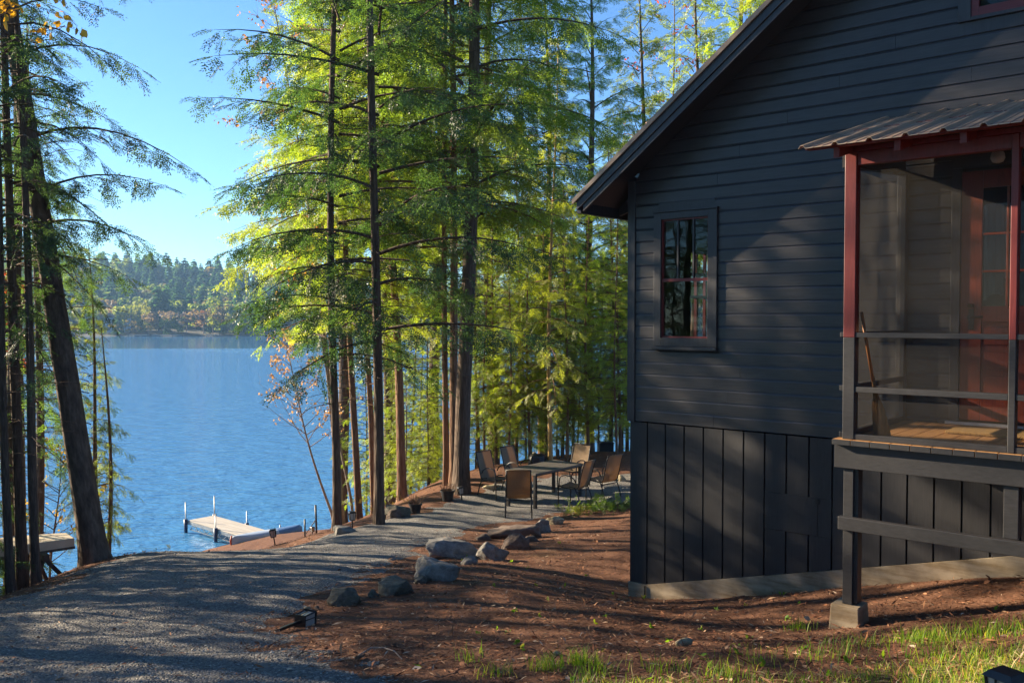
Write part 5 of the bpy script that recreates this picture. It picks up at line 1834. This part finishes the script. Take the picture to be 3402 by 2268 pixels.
# ---- broad-leaved trees: a leaning half-bare one, a yellow maple branch, a red bush
def broadleaf(name, label, loc, Ht, r0, lean, seed, bark, color, nleaf, lsize, spread=0.55, z0=0.25, nb=26, group=None, cat='tree', leaf_on=0.55):
    rs = np.random.default_rng(seed)
    lines = []
    s = np.linspace(0, 1, 14)
    T = np.stack([lean[0] * Ht * s + 0.12 * np.sin(s * 5 + seed), lean[1] * Ht * s + 0.1 * np.sin(s * 4), Ht * s], -1)
    T[0, 2] = -0.4
    lines.append((T, r0, r0 * 0.12))
    ends = []
    for i in range(nb):
        u = z0 + (1 - z0) * (i + rs.uniform(0, 0.8)) / nb
        b0 = np.array([np.interp(u, s, T[:, q]) for q in range(3)])
        a = i * 2.4 + rs.normal() * 0.5
        L = Ht * spread * (1 - u) ** 0.6 * rs.uniform(0.5, 1.0) * 0.5 + 0.3
        k = np.linspace(0, 1, 6)
        P = b0 + np.stack([math.cos(a) * L * k, math.sin(a) * L * k, L * (0.7 * k + 0.15 * k * k * rs.normal())], -1) + np.cumsum(rs.normal(size=(6, 3)) * 0.03 * L, 0) * k[:, None]
        lines.append((P, r0 * 0.25 * (1 - u) + 0.008, 0.003))
        for j in range(5):
            w = rs.uniform(0.25, 1)
            c0 = np.array([np.interp(w, k, P[:, q]) for q in range(3)])
            d = unit(np.array([math.cos(a) + rs.normal() * 0.7, math.sin(a) + rs.normal() * 0.7, 0.4 + rs.normal() * 0.5]))
            l2 = L * 0.4 * rs.uniform(0.4, 1)
            Q = np.stack([c0, c0 + d * l2 * 0.5 + rs.normal(size=3) * 0.03, c0 + d * l2 + rs.normal(size=3) * 0.05])
            lines.append((Q, 0.005, 0.0015))
            if rs.uniform() < leaf_on:
                ends.append(Q)
    o = thing(name, label, cat, loc, 0, group)
    V, F = strands(lines, 5)
    np_mesh('trunk', V, F, bark, o)
    if nleaf and ends:
        idx = rs.integers(0, len(ends), nleaf)
        w = rs.uniform(0.1, 1.0, nleaf)
        E_ = np.array([ends[i][0] * (1 - t) + ends[i][2] * t for i, t in zip(idx, w)]) + rs.normal(size=(nleaf, 3)) * 0.07
        V, F = scatter(LQ, E_, rs.normal(size=(nleaf, 3)) + np.array([0, 0, -0.7]), rs.normal(size=(nleaf, 3)) + np.array([0, 0, 0.6]), lsize * rs.uniform(0.6, 1.3, nleaf))
        c = np_mesh('crown', V, F, 'leaves', o)
        c.color = tuple(color) + (1,)
    return o

PINK = (0.30, 0.16, 0.12)
p = base(1150, 27.0)
broadleaf('birch_tree', 'half-bare tree leaning left with a few pink leaves at the edge of the grove', p, 15.8, 0.10, (-0.13, 0.0), 5, 'palebark', PINK, 1100, 0.10, 0.5, 0.42, 34, leaf_on=0.45)
p = base(1110, 27.5)
broadleaf('birch_tree', 'low bare-twigged bush of pale pinkish leaves over the water', p, 6.0, 0.05, (-0.28, 0.0), 9, 'palebark', (0.34, 0.20, 0.16), 800, 0.09, 0.75, 0.4, 28, leaf_on=0.6)
p = base(1165, 26.5)
broadleaf('maple_tree', 'small orange-leaved maple at the left foot of the grove', p, 9.0, 0.05, (-0.14, 0), 21, 'palebark', (0.34, 0.17, 0.05), 620, 0.10, 0.5, 0.6, 26)
p = Vector((-7.5, 11.4, gz(-7.5, 11.4)))
broadleaf('maple_tree', 'slender maple with yellow leaves near the top left corner', p, 8.7, 0.055, (0.13, 0.0), 31, 'bark', (0.55, 0.30, 0.02), 170, 0.11, 0.4, 0.84, 9, leaf_on=0.7)
p = Vector((-13.7, 24.0, gz(-13.7, 24.0)))
broadleaf('maple_tree', 'red-leaved maple low at the left edge behind the hemlocks', p, 9.6, 0.07, (0.0, 0.0), 37, 'bark', (0.42, 0.07, 0.05), 1500, 0.13, 0.4, 0.72, 22, leaf_on=0.9)
p = base(640, 26)
p = Vector((-11.0, 21, gz(-11.0, 21)))
broadleaf('maple_tree', 'thin yellow-leaved young maple low over the water behind the leaning trunk', p, 4.2, 0.04, (0.05, 0.0), 41, 'bark', (0.42, 0.27, 0.05), 500, 0.09, 0.8, 0.3, 24)
p = base(2240, 34)
broadleaf('maple_tree', 'sparse red-leaved treetop against the sky above the roof edge', p, 19, 0.12, (-0.01, 0.0), 47, 'bark', (0.36, 0.06, 0.05), 420, 0.12, 0.4, 0.5, 30, leaf_on=0.6)

# low green shrub against the cabin corner, small bank shrubs
def shrub(name, label, loc, w, h, n, color, seed, cat='shrub', proto=None, fl=0.16):
    rs = np.random.default_rng(seed)
    O = rs.normal(size=(n, 3)) * np.array([w * 0.4, w * 0.22, 0.0])
    O[:, 2] = rs.uniform(0.02, 1, n) ** 1.3 * h
    X = rs.normal(size=(n, 3)) * 0.7 + np.array([0, 0, 0.5])
    V, F = scatter(proto or FR2, O, X, rs.normal(size=(n, 3)) + np.array([0, 0, 0.8]), fl * rs.uniform(0.6, 1.3, n))
    o = thing(name, label, cat, loc)
    c = np_mesh('foliage', V, F, 'needles', o)
    c.color = tuple(color) + (1,)
    st = [(np.stack([[a[0] * 0.4, a[1] * 0.4, -0.04], a * np.array([0.8, 0.8, 0.6]), a]), 0.005, 0.0015) for a in O[:max(6, n // 9)]]
    V, F = strands(st)
    np_mesh('stem', V, F, 'bark', o)
    return o
g = base(2035, 17.4)
shrub('shrub', 'low spreading green shrub against the cabin corner near the chairs', g, 0.95, 0.20, 170, (0.075, 0.115, 0.02), 61)
g = base(1925, 17.2)
shrub('shrub', 'thin yellow-green weed clump left of the low spreading shrub', g, 0.4, 0.11, 30, (0.13, 0.14, 0.02), 62)
for px, D, lab, sd_i in [(460, 15.6, 'small leafless shrub on the bank crest, right of the saplings', 63), (545, 15.9, 'low dark shrub on the bank crest nearest the dock', 64)]:
    g = base(px, D)
    shrub('shrub', lab, g, 0.5, 0.28, 26, (0.09, 0.085, 0.03), sd_i, fl=0.1)
g = base(1275, 19.6)
shrub('shrub', 'dry twiggy bush between the trunks at the top of the bank', g, 0.9, 0.5, 40, (0.16, 0.10, 0.04), 65, fl=0.1)

# ------------------------------------------------------------------ litter, pebbles, grass
def in_view(n, y0, y1, pw=1.0, mg=0.05):
    D = y0 + (y1 - y0) * rng.uniform(0, 1, n) ** pw
    u = rng.uniform(-0.58 - mg, 0.58 + mg, n)
    return u * D, D

n = 60000
x, y = in_view(n, 3.6, 24, 1.25)
d = sdist(np.c_[x, y], GP) + 0.5 * vnoise(x * 1.7, y * 1.7, 5)
lx, ly = (x - 1.23) * 0.766 - (y - 9.33) * 0.643, (x - 1.23) * 0.643 + (y - 9.33) * 0.766
keep = ((d < 0.12) | (rng.uniform(size=n) < 0.08)) & ~((ly > -0.05) & (lx > 0))
x, y = x[keep], y[keep]
O = np.c_[x, y, hz(x, y) + 0.012 + 0.02 * (d[keep] > 0)]
X = np.c_[rng.normal(size=(len(x), 2)), rng.normal(size=len(x)) * 0.25]
Z = np.c_[rng.normal(size=(len(x), 2)) * 0.4, np.ones(len(x))]
S = np.where(rng.uniform(size=len(x)) < 0.85, rng.uniform(0.014, 0.036, len(x)), rng.uniform(0.03, 0.06, len(x)))
thin = (np.array([[0, -0.06, 0], [0.5, -0.075, 0.05], [1, 0, 0], [0.5, 0.075, 0.05]]), np.array([(0, 1, 2, 3)]))
sel = rng.uniform(size=len(x)) < 0.84
V1, F1 = scatter(thin, O[sel], X[sel], Z[sel], S[sel] * 1.7)
V2, F2 = scatter(LQ, O[~sel], X[~sel], Z[~sel], S[~sel])
lit = np_mesh('leaf_litter', np.concatenate([V1, V2]), np.concatenate([F1, F2 + len(V1)]), 'litter')
tag(lit, kind='stuff')
n = 1500
x, y = in_view(n, 3.7, 15, 1.2)
keep = (sdist(np.c_[x, y], GP) < -0.05) & ~(((x - 1.23) * 0.643 + (y - 9.33) * 0.766 > -0.06) & ((x - 1.23) * 0.766 - (y - 9.33) * 0.643 > 0))
tw = []
for a, b2 in zip(x[keep], y[keep]):
    an, L = rng.uniform(0, 6.28), rng.uniform(0.03, 0.16)
    q = np.array([a, b2, 0]) + np.array([math.cos(an), math.sin(an), 0]) * (np.linspace(-0.5, 0.5, 4) * L)[:, None] + rng.normal(size=(4, 3)) * 0.006
    q[:, 2] = hz(q[:, 0], q[:, 1]) + 0.008 + rng.uniform(0, 0.012, 4)
    tw.append((q, rng.uniform(0.0015, 0.004), 0.001))
V1, F1 = strands(tw, 4)
tag(np_mesh('twig_litter', V1, F1, 'bark'), kind='stuff')

n = 52000
x, y = in_view(n, 3.6, 15, 1.1)
d = sdist(np.c_[x, y], GP) + 0.5 * vnoise(x * 1.7, y * 1.7, 5) + 0.3 * vnoise(x * 6, y * 6, 6)
keep = (d > -0.05) | (rng.uniform(size=n) < 0.012)
x, y, d = x[keep], y[keep], d[keep]
octa = (np.array([[1, 0, 0], [0, 1, 0], [-1, 0, 0], [0, -1, 0], [0.1, 0.1, 0.75], [0, 0, -0.7]]),
        np.array([(0, 1, 4, 4), (1, 2, 4, 4), (2, 3, 4, 4), (3, 0, 4, 4)]))
O = np.c_[x, y, hz(x, y) + np.clip(d * 0.09, -0.01, 0.022) + 0.001]
S = rng.uniform(0.004, 0.010, len(x)) * np.where(rng.uniform(size=len(x)) < 0.04, 1.7, 1)
P, F = octa
F3 = F[:, :3]
V, F = scatter((P, F3), O, np.c_[rng.normal(size=(len(x), 2)), rng.normal(size=len(x)) * 0.3], np.c_[rng.normal(size=(len(x), 2)) * 0.3, np.ones(len(x))], S)
tag(np_mesh('loose_gravel', V, F, 'pebbles'), kind='stuff')

def blades(x, y, hgt, wid):
    m = len(x)
    z = hz(x, y)
    a = rng.uniform(0, 6.28, m)
    ln = rng.uniform(0.1, 0.7, m) * hgt
    c, s = np.cos(a), np.sin(a)
    B = np.c_[x, y, z - 0.01]
    sd_ = np.c_[-s, c, np.zeros(m)] * wid[:, None]
    m1 = B + np.c_[c * ln * 0.35, s * ln * 0.35, hgt * 0.6]
    tp = B + np.c_[c * ln, s * ln, hgt]
    V = np.stack([B - sd_, B + sd_, m1 + sd_ * 0.75, m1 - sd_ * 0.75, tp + sd_ * 0.1, tp - sd_ * 0.1], 1).reshape(-1, 3)
    F = (np.array([(0, 1, 2, 3), (3, 2, 4, 5)])[None] + (np.arange(m) * 6)[:, None, None]).reshape(-1, 4)
    return V, F
n = 90000
D = 3.3 + 3.4 * rng.uniform(0, 1, n)
u = rng.uniform(-0.05, 0.62, n)
x, y = u * D, D
# grass keeps to a slanting strip at the lower right
line = 4.62 - 0.10 * x + 0.42 * np.clip(x - 1.6, 0, 2) - 0.06
t_ = (line - y)
nz = vnoise(x * 2.4, y * 2.4, 21) + 0.6 * vnoise(x * 7, y * 7, 22)
pr_ = np.clip(t_ * 1.1 + 0.25, 0, 1) * np.clip(0.30 + nz * 1.5 + 0.35 * np.clip(x - 1.2, 0, 1), 0, 1) * np.clip((x + 0.3) * 1.2, 0, 1)
keep = rng.uniform(size=n) < pr_
x, y = x[keep], y[keep]
hg = rng.uniform(0.02, 0.075, len(x)) * (1 + 0.9 * np.clip(vnoise(x * 3, y * 3, 23) * 2, 0, 1))
V, F = blades(x, y, hg, rng.uniform(0.0014, 0.0030, len(x)))
# denser tufts
TX = []
for px, py, k, sp in [(1815, 2222, 120, 0.05), (1930, 2212, 150, 0.05), (1985, 2240, 60, 0.06), (2200, 2235, 60, 0.08), (2420, 2250, 90, 0.08), (2655, 2095, 60, 0.05), (3085, 2130, 260, 0.12), (3280, 2110, 260, 0.13), (3190, 2190, 200, 0.14), (1640, 2245, 40, 0.06), (1560, 2190, 30, 0.08), (2540, 2200, 50, 0.1), (2860, 2150, 70, 0.1), (2740, 2190, 80, 0.1)]:
    g = G(px, py)
    TX.append(np.c_[g.x + rng.normal(size=k) * sp, g.y + rng.normal(size=k) * sp])
TX = np.concatenate(TX)
V2, F2 = blades(TX[:, 0], TX[:, 1], rng.uniform(0.05, 0.12, len(TX)), rng.uniform(0.0015, 0.003, len(TX)))
tag(np_mesh('grass', np.concatenate([V, V2]), np.concatenate([F, F2 + len(V)]), 'grass'), kind='stuff')
m_ = rng.uniform(size=len(x)) < 0.5
xx_, yy_ = x[m_] + rng.normal(size=m_.sum()) * 0.06, y[m_] + rng.normal(size=m_.sum()) * 0.06
O = np.c_[xx_, yy_, hz(xx_, yy_) + 0.012]
V, F = scatter((np.array([[0, -0.02, 0], [0.5, -0.025, 0.08], [1, 0, 0], [0.5, 0.025, 0.08]]), np.array([(0, 1, 2, 3)])), O, np.c_[rng.normal(size=(len(O), 2)), rng.normal(size=len(O)) * 0.15], np.c_[rng.normal(size=(len(O), 2)) * 0.3, np.ones(len(O))], rng.uniform(0.05, 0.13, len(O)))
tag(np_mesh('dry_grass', V, F, 'thatch'), kind='stuff')
# small green seedlings on the needles
n = 200
x, y = in_view(n, 4.2, 13, 1.2)
keep = (sdist(np.c_[x, y], GP) < -0.1) & (x > -0.8) & ~(((x - 1.23) * 0.643 + (y - 9.33) * 0.766 > -0.1) & (x > 1))
x, y = np.repeat(x[keep], 4), np.repeat(y[keep], 4)
O = np.c_[x + rng.normal(size=len(x)) * 0.008, y + rng.normal(size=len(x)) * 0.008, hz(x, y) + 0.012]
V, F = scatter(LQ, O, rng.normal(size=(len(x), 3)) + np.array([0, 0, 0.7]), rng.normal(size=(len(x), 3)) + np.array([0, 0, 1]), rng.uniform(0.015, 0.05, len(x)))
tag(np_mesh('ground_weeds', V, F, 'grass'), kind='stuff')

# ------------------------------------------------------------------ far shore
def far_crown(kind, seed, n):
    rs = np.random.default_rng(seed)
    if kind == 'conifer':
        t = rs.uniform(0.06, 1, n) ** 0.8
        lay = np.round(t * 11) / 11 + rs.normal(size=n) * 0.012
        r = 0.24 * (1 - lay) ** 0.75 * (0.65 + 0.6 * rs.uniform(size=n)) + 0.01
        a = rs.uniform(0, 6.28, n)
        rr = r * rs.uniform(0.35, 1.0, n) ** 0.5
        O = np.c_[rr * np.cos(a), rr * np.sin(a), lay - 0.05 * rr / 0.24]
        X = np.c_[np.cos(a), np.sin(a), -0.45 + rs.normal(size=n) * 0.25]
        Z = np.c_[np.cos(a) * 0.8 + rs.normal(size=n) * 0.3, np.sin(a) * 0.8 + rs.normal(size=n) * 0.3, np.ones(n) * 0.9]
        S = rs.uniform(0.07, 0.14, n) * (1.15 - 0.6 * lay)
    else:
        bl = rs.normal(size=(9, 3)) * np.array([0.17, 0.17, 0.15]) + np.array([0, 0, 0.66])
        k = rs.integers(0, 9, n)
        d = unit(rs.normal(size=(n, 3)))
        O = bl[k] + d * rs.uniform(0.10, 0.17, n)[:, None]
        O[:, 2] = np.clip(O[:, 2], 0.18, 1)
        Z = d + rs.normal(size=(n, 3)) * 0.35
        X = np.cross(d, rs.normal(size=(n, 3)))
        S = rs.uniform(0.045, 0.085, n)
    clump = (np.array([[-0.5, -0.3, 0], [0.2, -0.55, 0.1], [1.0, -0.05, -0.15], [0.15, 0.5, 0.08]]), np.array([(0, 1, 2, 3)]))
    return scatter(clump, O, X, Z, S)
FC = [far_crown('conifer', 200 + i, 420) for i in range(4)]
FD = [far_crown('round', 300 + i, 460) for i in range(5)]
def mesh_of(nm, vf, mname):
    o = np_mesh(nm, vf[0], vf[1], mname)
    me = o.data
    bpy.data.objects.remove(o)
    return me
FCM = [mesh_of('crown', v, 'farneedles') for v in FC]
FDM = [mesh_of('crown', v, 'farneedles') for v in FD]
tb = MB(); tb.tube([(0, 0, -0.06), (0.004, 0, 0.3), (0, 0.004, 0.75)], [0.018, 0.014, 0.006], 6)
to = tb.build('trunk', 'bark'); FTM = to.data; bpy.data.objects.remove(to)
tb = MB(); tb.tube([(0, 0, -0.06), (0.02, 0, 0.3), (0, 0.004, 0.75)], [0.02, 0.016, 0.006], 6)
for k in range(5):
    tb.tube([(0, 0, 0.35 + 0.05 * k), (0.14 * math.cos(k * 2.2), 0.14 * math.sin(k * 2.2), 0.62 + 0.05 * k)], [0.009, 0.003], 5)
to = tb.build('trunk', 'palebark'); FTP = to.data; bpy.data.objects.remove(to)

YG, OLV, MAU, REDL, YEL, DKG, PGR, BRN = (0.24, 0.27, 0.05), (0.19, 0.20, 0.06), (0.21, 0.145, 0.125), (0.27, 0.11, 0.085), (0.28, 0.26, 0.05), (0.055, 0.11, 0.055), (0.14, 0.20, 0.08), (0.20, 0.145, 0.085)
def far_tree(zx, ztop, zw, D, kind, col, label, var, zbase=None):
    """zx, ztop, zw in pixels of the enlarged far-shore view"""
    px, py, wpx = 200 + zx / 2.94, 800 + ztop / 2.94, zw / 2.94
    x = (px - W0 / 2) / FPX * D
    if D < 600:
        D = float(shore_y(np.array([x]))[0]) + (D - S0) * 0.8 + 3
        x = (px - W0 / 2) / FPX * D
    zg = float(hill_z(np.array([x]), np.array([D]))[0])
    zt = at(px, py, D).z
    hgt = max(5.0, zt - zg)
    o = thing('far_conifer' if kind == 'c' else 'far_tree', label, 'tree', (x, D, zg), random.uniform(0, 6.28), 'trees on the far shore')
    me = (FCM if kind == 'c' else FDM)[var]
    c = put(bpy.data.objects.new('crown', me), o)
    w = wpx * D / FPX
    c.scale = (w / 0.56, w / 0.56, hgt) if kind != 'c' else (max(w, hgt * 0.32) / 0.48, max(w, hgt * 0.32) / 0.48, hgt)
    c.color = tuple(col) + (1,)
    tnk = put(bpy.data.objects.new('trunk', FTM if kind == 'c' else FTP), o)
    tnk.scale = (hgt * 0.8, hgt * 0.8, hgt)
S0 = 443
for a in [
    (640, 590, 190, S0 + 14, 'd', YG, 'broad yellow-green tree on the far shore, right of the pale lake house', 0),
    (745, 610, 120, S0 + 10, 'd', OLV, 'olive round tree on the far shore beside the broad yellow-green one', 1),
    (862, 648, 70, S0 + 5, 'd', YEL, 'slender pale-stemmed birch with a yellow top on the far shore', 2),
    (940, 692, 130, S0 + 3, 'd', MAU, 'smaller pinkish-mauve tree at the far water line', 3),
    (1040, 700, 90, S0 + 4, 'd', YG, 'small yellow-green tree between the two mauve trees across the lake', 4),
    (1235, 650, 240, S0 + 6, 'd', MAU, 'widest bare mauve tree at the far water line', 1),
    (1400, 655, 95, S0 + 12, 'd', REDL, 'reddest small treetop on the far shore', 0),
    (1490, 560, 115, S0 + 16, 'd', YG, 'tall bright yellow-green tree in the middle of the far shore', 2),
    (1610, 630, 150, S0 + 14, 'd', BRN, 'brownish-mauve round tree on the far shore, right of the tall yellow-green one', 3),
    (1645, 702, 100, S0 + 5, 'd', YEL, 'low yellow tree at the far water line below the brownish one', 4),
    (1760, 575, 180, S0 + 15, 'd', PGR, 'pale green dome-shaped tree on the far shore by the right grove', 0),
    (1890, 570, 200, S0 + 10, 'd', DKG, 'biggest dark green tree on the far shore, rightmost before the grove', 2),
    (1595, 785, 70, S0 + 1, 'c', DKG, 'dark narrow conifer at the far water line below the yellow trees', 1),
    (1460, 800, 55, S0 + 2, 'c', DKG, 'small dark conifer at the far water line near the orange boat', 2),
    (810, 545, 110, S0 + 40, 'd', OLV, 'olive round treetop above the slender birch across the lake', 1),
    (520, 590, 110, S0 + 25, 'd', MAU, 'mauve treetop just above the pale lake house', 2),
    (560, 690, 100, S0 + 6, 'c', PGR, 'grey-green conifer between the pale lake house and the yellow-green tree', 0),
    (320, 640, 120, S0 + 10, 'd', YG, 'yellow-green tree left of the pale lake house', 3),
    (180, 620, 140, S0 + 14, 'd', OLV, 'olive tree farthest left on the far shore, seen through the hemlocks', 4)]:
    far_tree(*a)
for zx, zt, D, lab, v_ in [(1200, 268, 690, 'ridge-top pine standing out left of the skyline middle', 0), (1362, 288, 680, 'small pine on the skyline between two taller ones', 1), (1582, 284, 660, 'tallest pine on the right skyline across the lake', 2), (1775, 325, 650, 'pointed pine on the skyline near the right grove', 3), (1885, 335, 650, 'pine on the skyline just left of the grove branches', 0), (700, 150, 700, 'broad pine crowning the highest part of the ridge', 1)]:
    far_tree(zx, zt, 60, D, 'c', DKG, lab, v_)

# the wood on the far hills: one mass
def wood():
    n = 2100
    x = rng.uniform(-620, 520, n)
    dd = 3 + 330 * rng.uniform(0, 1, n) ** 1.15
    zone = (x > -262) & (x < -60)
    dd = np.where(zone & (rng.uniform(size=n) > 0.16), dd + 24, np.where(zone, 2 + dd * 0.06, dd))
    small = np.where(zone & (dd < 24), 0.42, 1.0)
    yb = shore_y(x) + dd
    con = rng.uniform(size=n) < np.where(dd < 35, 0.3, 0.62)
    vis = np.abs(x / yb) < 0.66
    zb = hill_z(x, yb)
    out = {}
    for nm, msk in (('dark', con), ('green', ~con & (rng.uniform(size=n) < 0.62)), ('rest', None)):
        out[nm] = msk
    out['rest'] = ~(out['dark'] | out['green'])
    # sparser copies of the crowns
    def thin_(vf, k):
        V, F = vf
        f = F[:: k]
        V2 = V.reshape(-1, 4, 3)[:: k].reshape(-1, 3)
        V2 = V2.reshape(-1, 4, 3); V2 = (V2.mean(1, keepdims=True) + (V2 - V2.mean(1, keepdims=True)) * 1.35).reshape(-1, 3)
        return V2, np.arange(len(V2)).reshape(-1, 4)
    C = [thin_(v, 2) for v in FC]
    Dd = [thin_(v, 2) for v in FD]
    root = thing('far_wood', 'mixed autumn wood covering the hills across the lake', 'woodland', (0, 0, 0))
    root['kind'] = 'stuff'
    for nm, col in (('dark', (0.055, 0.125, 0.065)), ('green', (0.17, 0.21, 0.055)), ('rest', (0.19, 0.145, 0.075))):
        VV, FF, o = [], [], 0
        for i in np.nonzero(out[nm] & vis)[0]:
            V, F = (C[i % 4] if nm == 'dark' else Dd[i % 5])
            h = rng.uniform(13, 23) if nm == 'dark' else rng.uniform(10, 16)
            w = h * (rng.uniform(0.85, 1.25) if nm == 'dark' else rng.uniform(1.1, 1.6))
            h *= small[i]
            w *= small[i]
            a = rng.uniform(0, 6.28)
            c, s = math.cos(a), math.sin(a)
            VV.append(np.c_[x[i] + w * (c * V[:, 0] - s * V[:, 1]), yb[i] + w * (s * V[:, 0] + c * V[:, 1]), zb[i] - 0.5 + h * V[:, 2]])
            FF.append(F + o)
            o += len(V)
        c_ = np_mesh({'dark': 'conifers', 'green': 'green_broadleaves', 'rest': 'autumn_broadleaves'}[nm], np.concatenate(VV), np.concatenate(FF), 'farneedles', root)
        c_.color = col + (1,)
        c_['kind'] = 'stuff'
wood()

# lake house, orange boat and little docks across the water
def fx(zx, D):
    return (200 + zx / 2.94 - W0 / 2) / FPX * D
D = 432.0
xh = fx(505, D)
zb = max(0.6, float(hill_z(np.array([xh]), np.array([D + 4]))[0]))
o = thing('lake_house', 'small pale blue two-storey house at the far left shore', 'house', (xh, D + 6, zb), 0.15)
b = MB(); b.box(-5.5, 5.5, -3.5, 3.5, -1.5, 7.6); b.build('wall', 'whitewall', o)
b = MB(); b.hexa([(-6.2, -4.2, 7.6), (6.2, -4.2, 7.6), (6.2, 4.2, 7.6), (-6.2, 4.2, 7.6), (-6.2, -0.1, 9.6), (6.2, -0.1, 9.6), (6.2, 0.1, 9.6), (-6.2, 0.1, 9.6)]); b.build('roof', 'roofmetal', o)
for zz in (1.0, 4.6):
    for xx in (-4.6, -1.6, 1.4):
        b = MB(); b.box(xx, xx + 2.4, -3.55, -3.45, zz, zz + 1.7); b.build('window', 'darkpane', o)
b = MB(); b.box(-5.5, 5.5, -5.6, -3.56, 3.6, 3.85); b.box(-5.5, 5.5, -5.6, -5.5, 3.86, 4.6); b.build('balcony', 'whitewall', o)
o = thing('motorboat', 'tiny orange boat moored at the far shore', 'boat', (fx(1415, 424), 424, 0), 0.2)
b = MB(); b.hexa([(-2, -0.6, -0.2), (1.6, -0.5, -0.2), (1.6, 0.5, -0.2), (-2, 0.6, -0.2), (-2.2, -0.9, 0.9), (2.8, -0.2, 1.1), (2.8, 0.2, 1.1), (-2.2, 0.9, 0.9)]); b.build('hull', 'canoered', o)
b = MB(); b.hexa([(-0.9, -0.6, 0.95), (0.6, -0.5, 0.95), (0.6, 0.5, 0.95), (-0.9, 0.6, 0.95), (-0.9, -0.55, 1.7), (0.2, -0.45, 1.7), (0.2, 0.45, 1.7), (-0.9, 0.55, 1.7)]); b.build('windscreen', 'boat', o)
for zx, L, lab in [(1180, 14, 'longest low grey dock on the far shore, under the widest mauve tree'), (900, 9, 'short grey dock on the far shore under the pinkish tree'), (1585, 6, 'small dock on the far shore by the dark narrow conifer')]:
    xx = fx(zx, 424)
    o = thing('far_dock', lab, 'dock', (xx, shore_y(np.array([xx]))[0] - 3, 0), 0.0, 'docks on the far shore')
    b = MB(); b.box(-L / 2, L / 2, -1, 1, 0.35, 0.6); b.build('deck', 'dockpost', o)
    for k in range(4):
        b = MB()
        b.box(-L / 2 + k * L / 3 - 0.12, -L / 2 + k * L / 3 + 0.12, -0.9, -0.7, -1, 1.0)
        b.build('pile', 'greywood', o)

# ------------------------------------------------------------------ the air over the lake
hzv = MB()
hzv.box(-800, 800, -70, 890, -12, 125)
m, t, p = mat('lake_haze')
t.nodes.remove(p)
pv = nd(t, 'ShaderNodeVolumePrincipled')
pv.inputs['Color'].default_value = (0.35, 0.62, 1.0, 1)
pv.inputs['Density'].default_value = 0.00024
pv.inputs['Anisotropy'].default_value = 0.2
t.links.new(pv.outputs[0], t.nodes['Material Output'].inputs['Volume'])
M['haze'] = m
HAZE = True
if HAZE:
    tag(hzv.build('haze', 'haze'), kind='stuff')
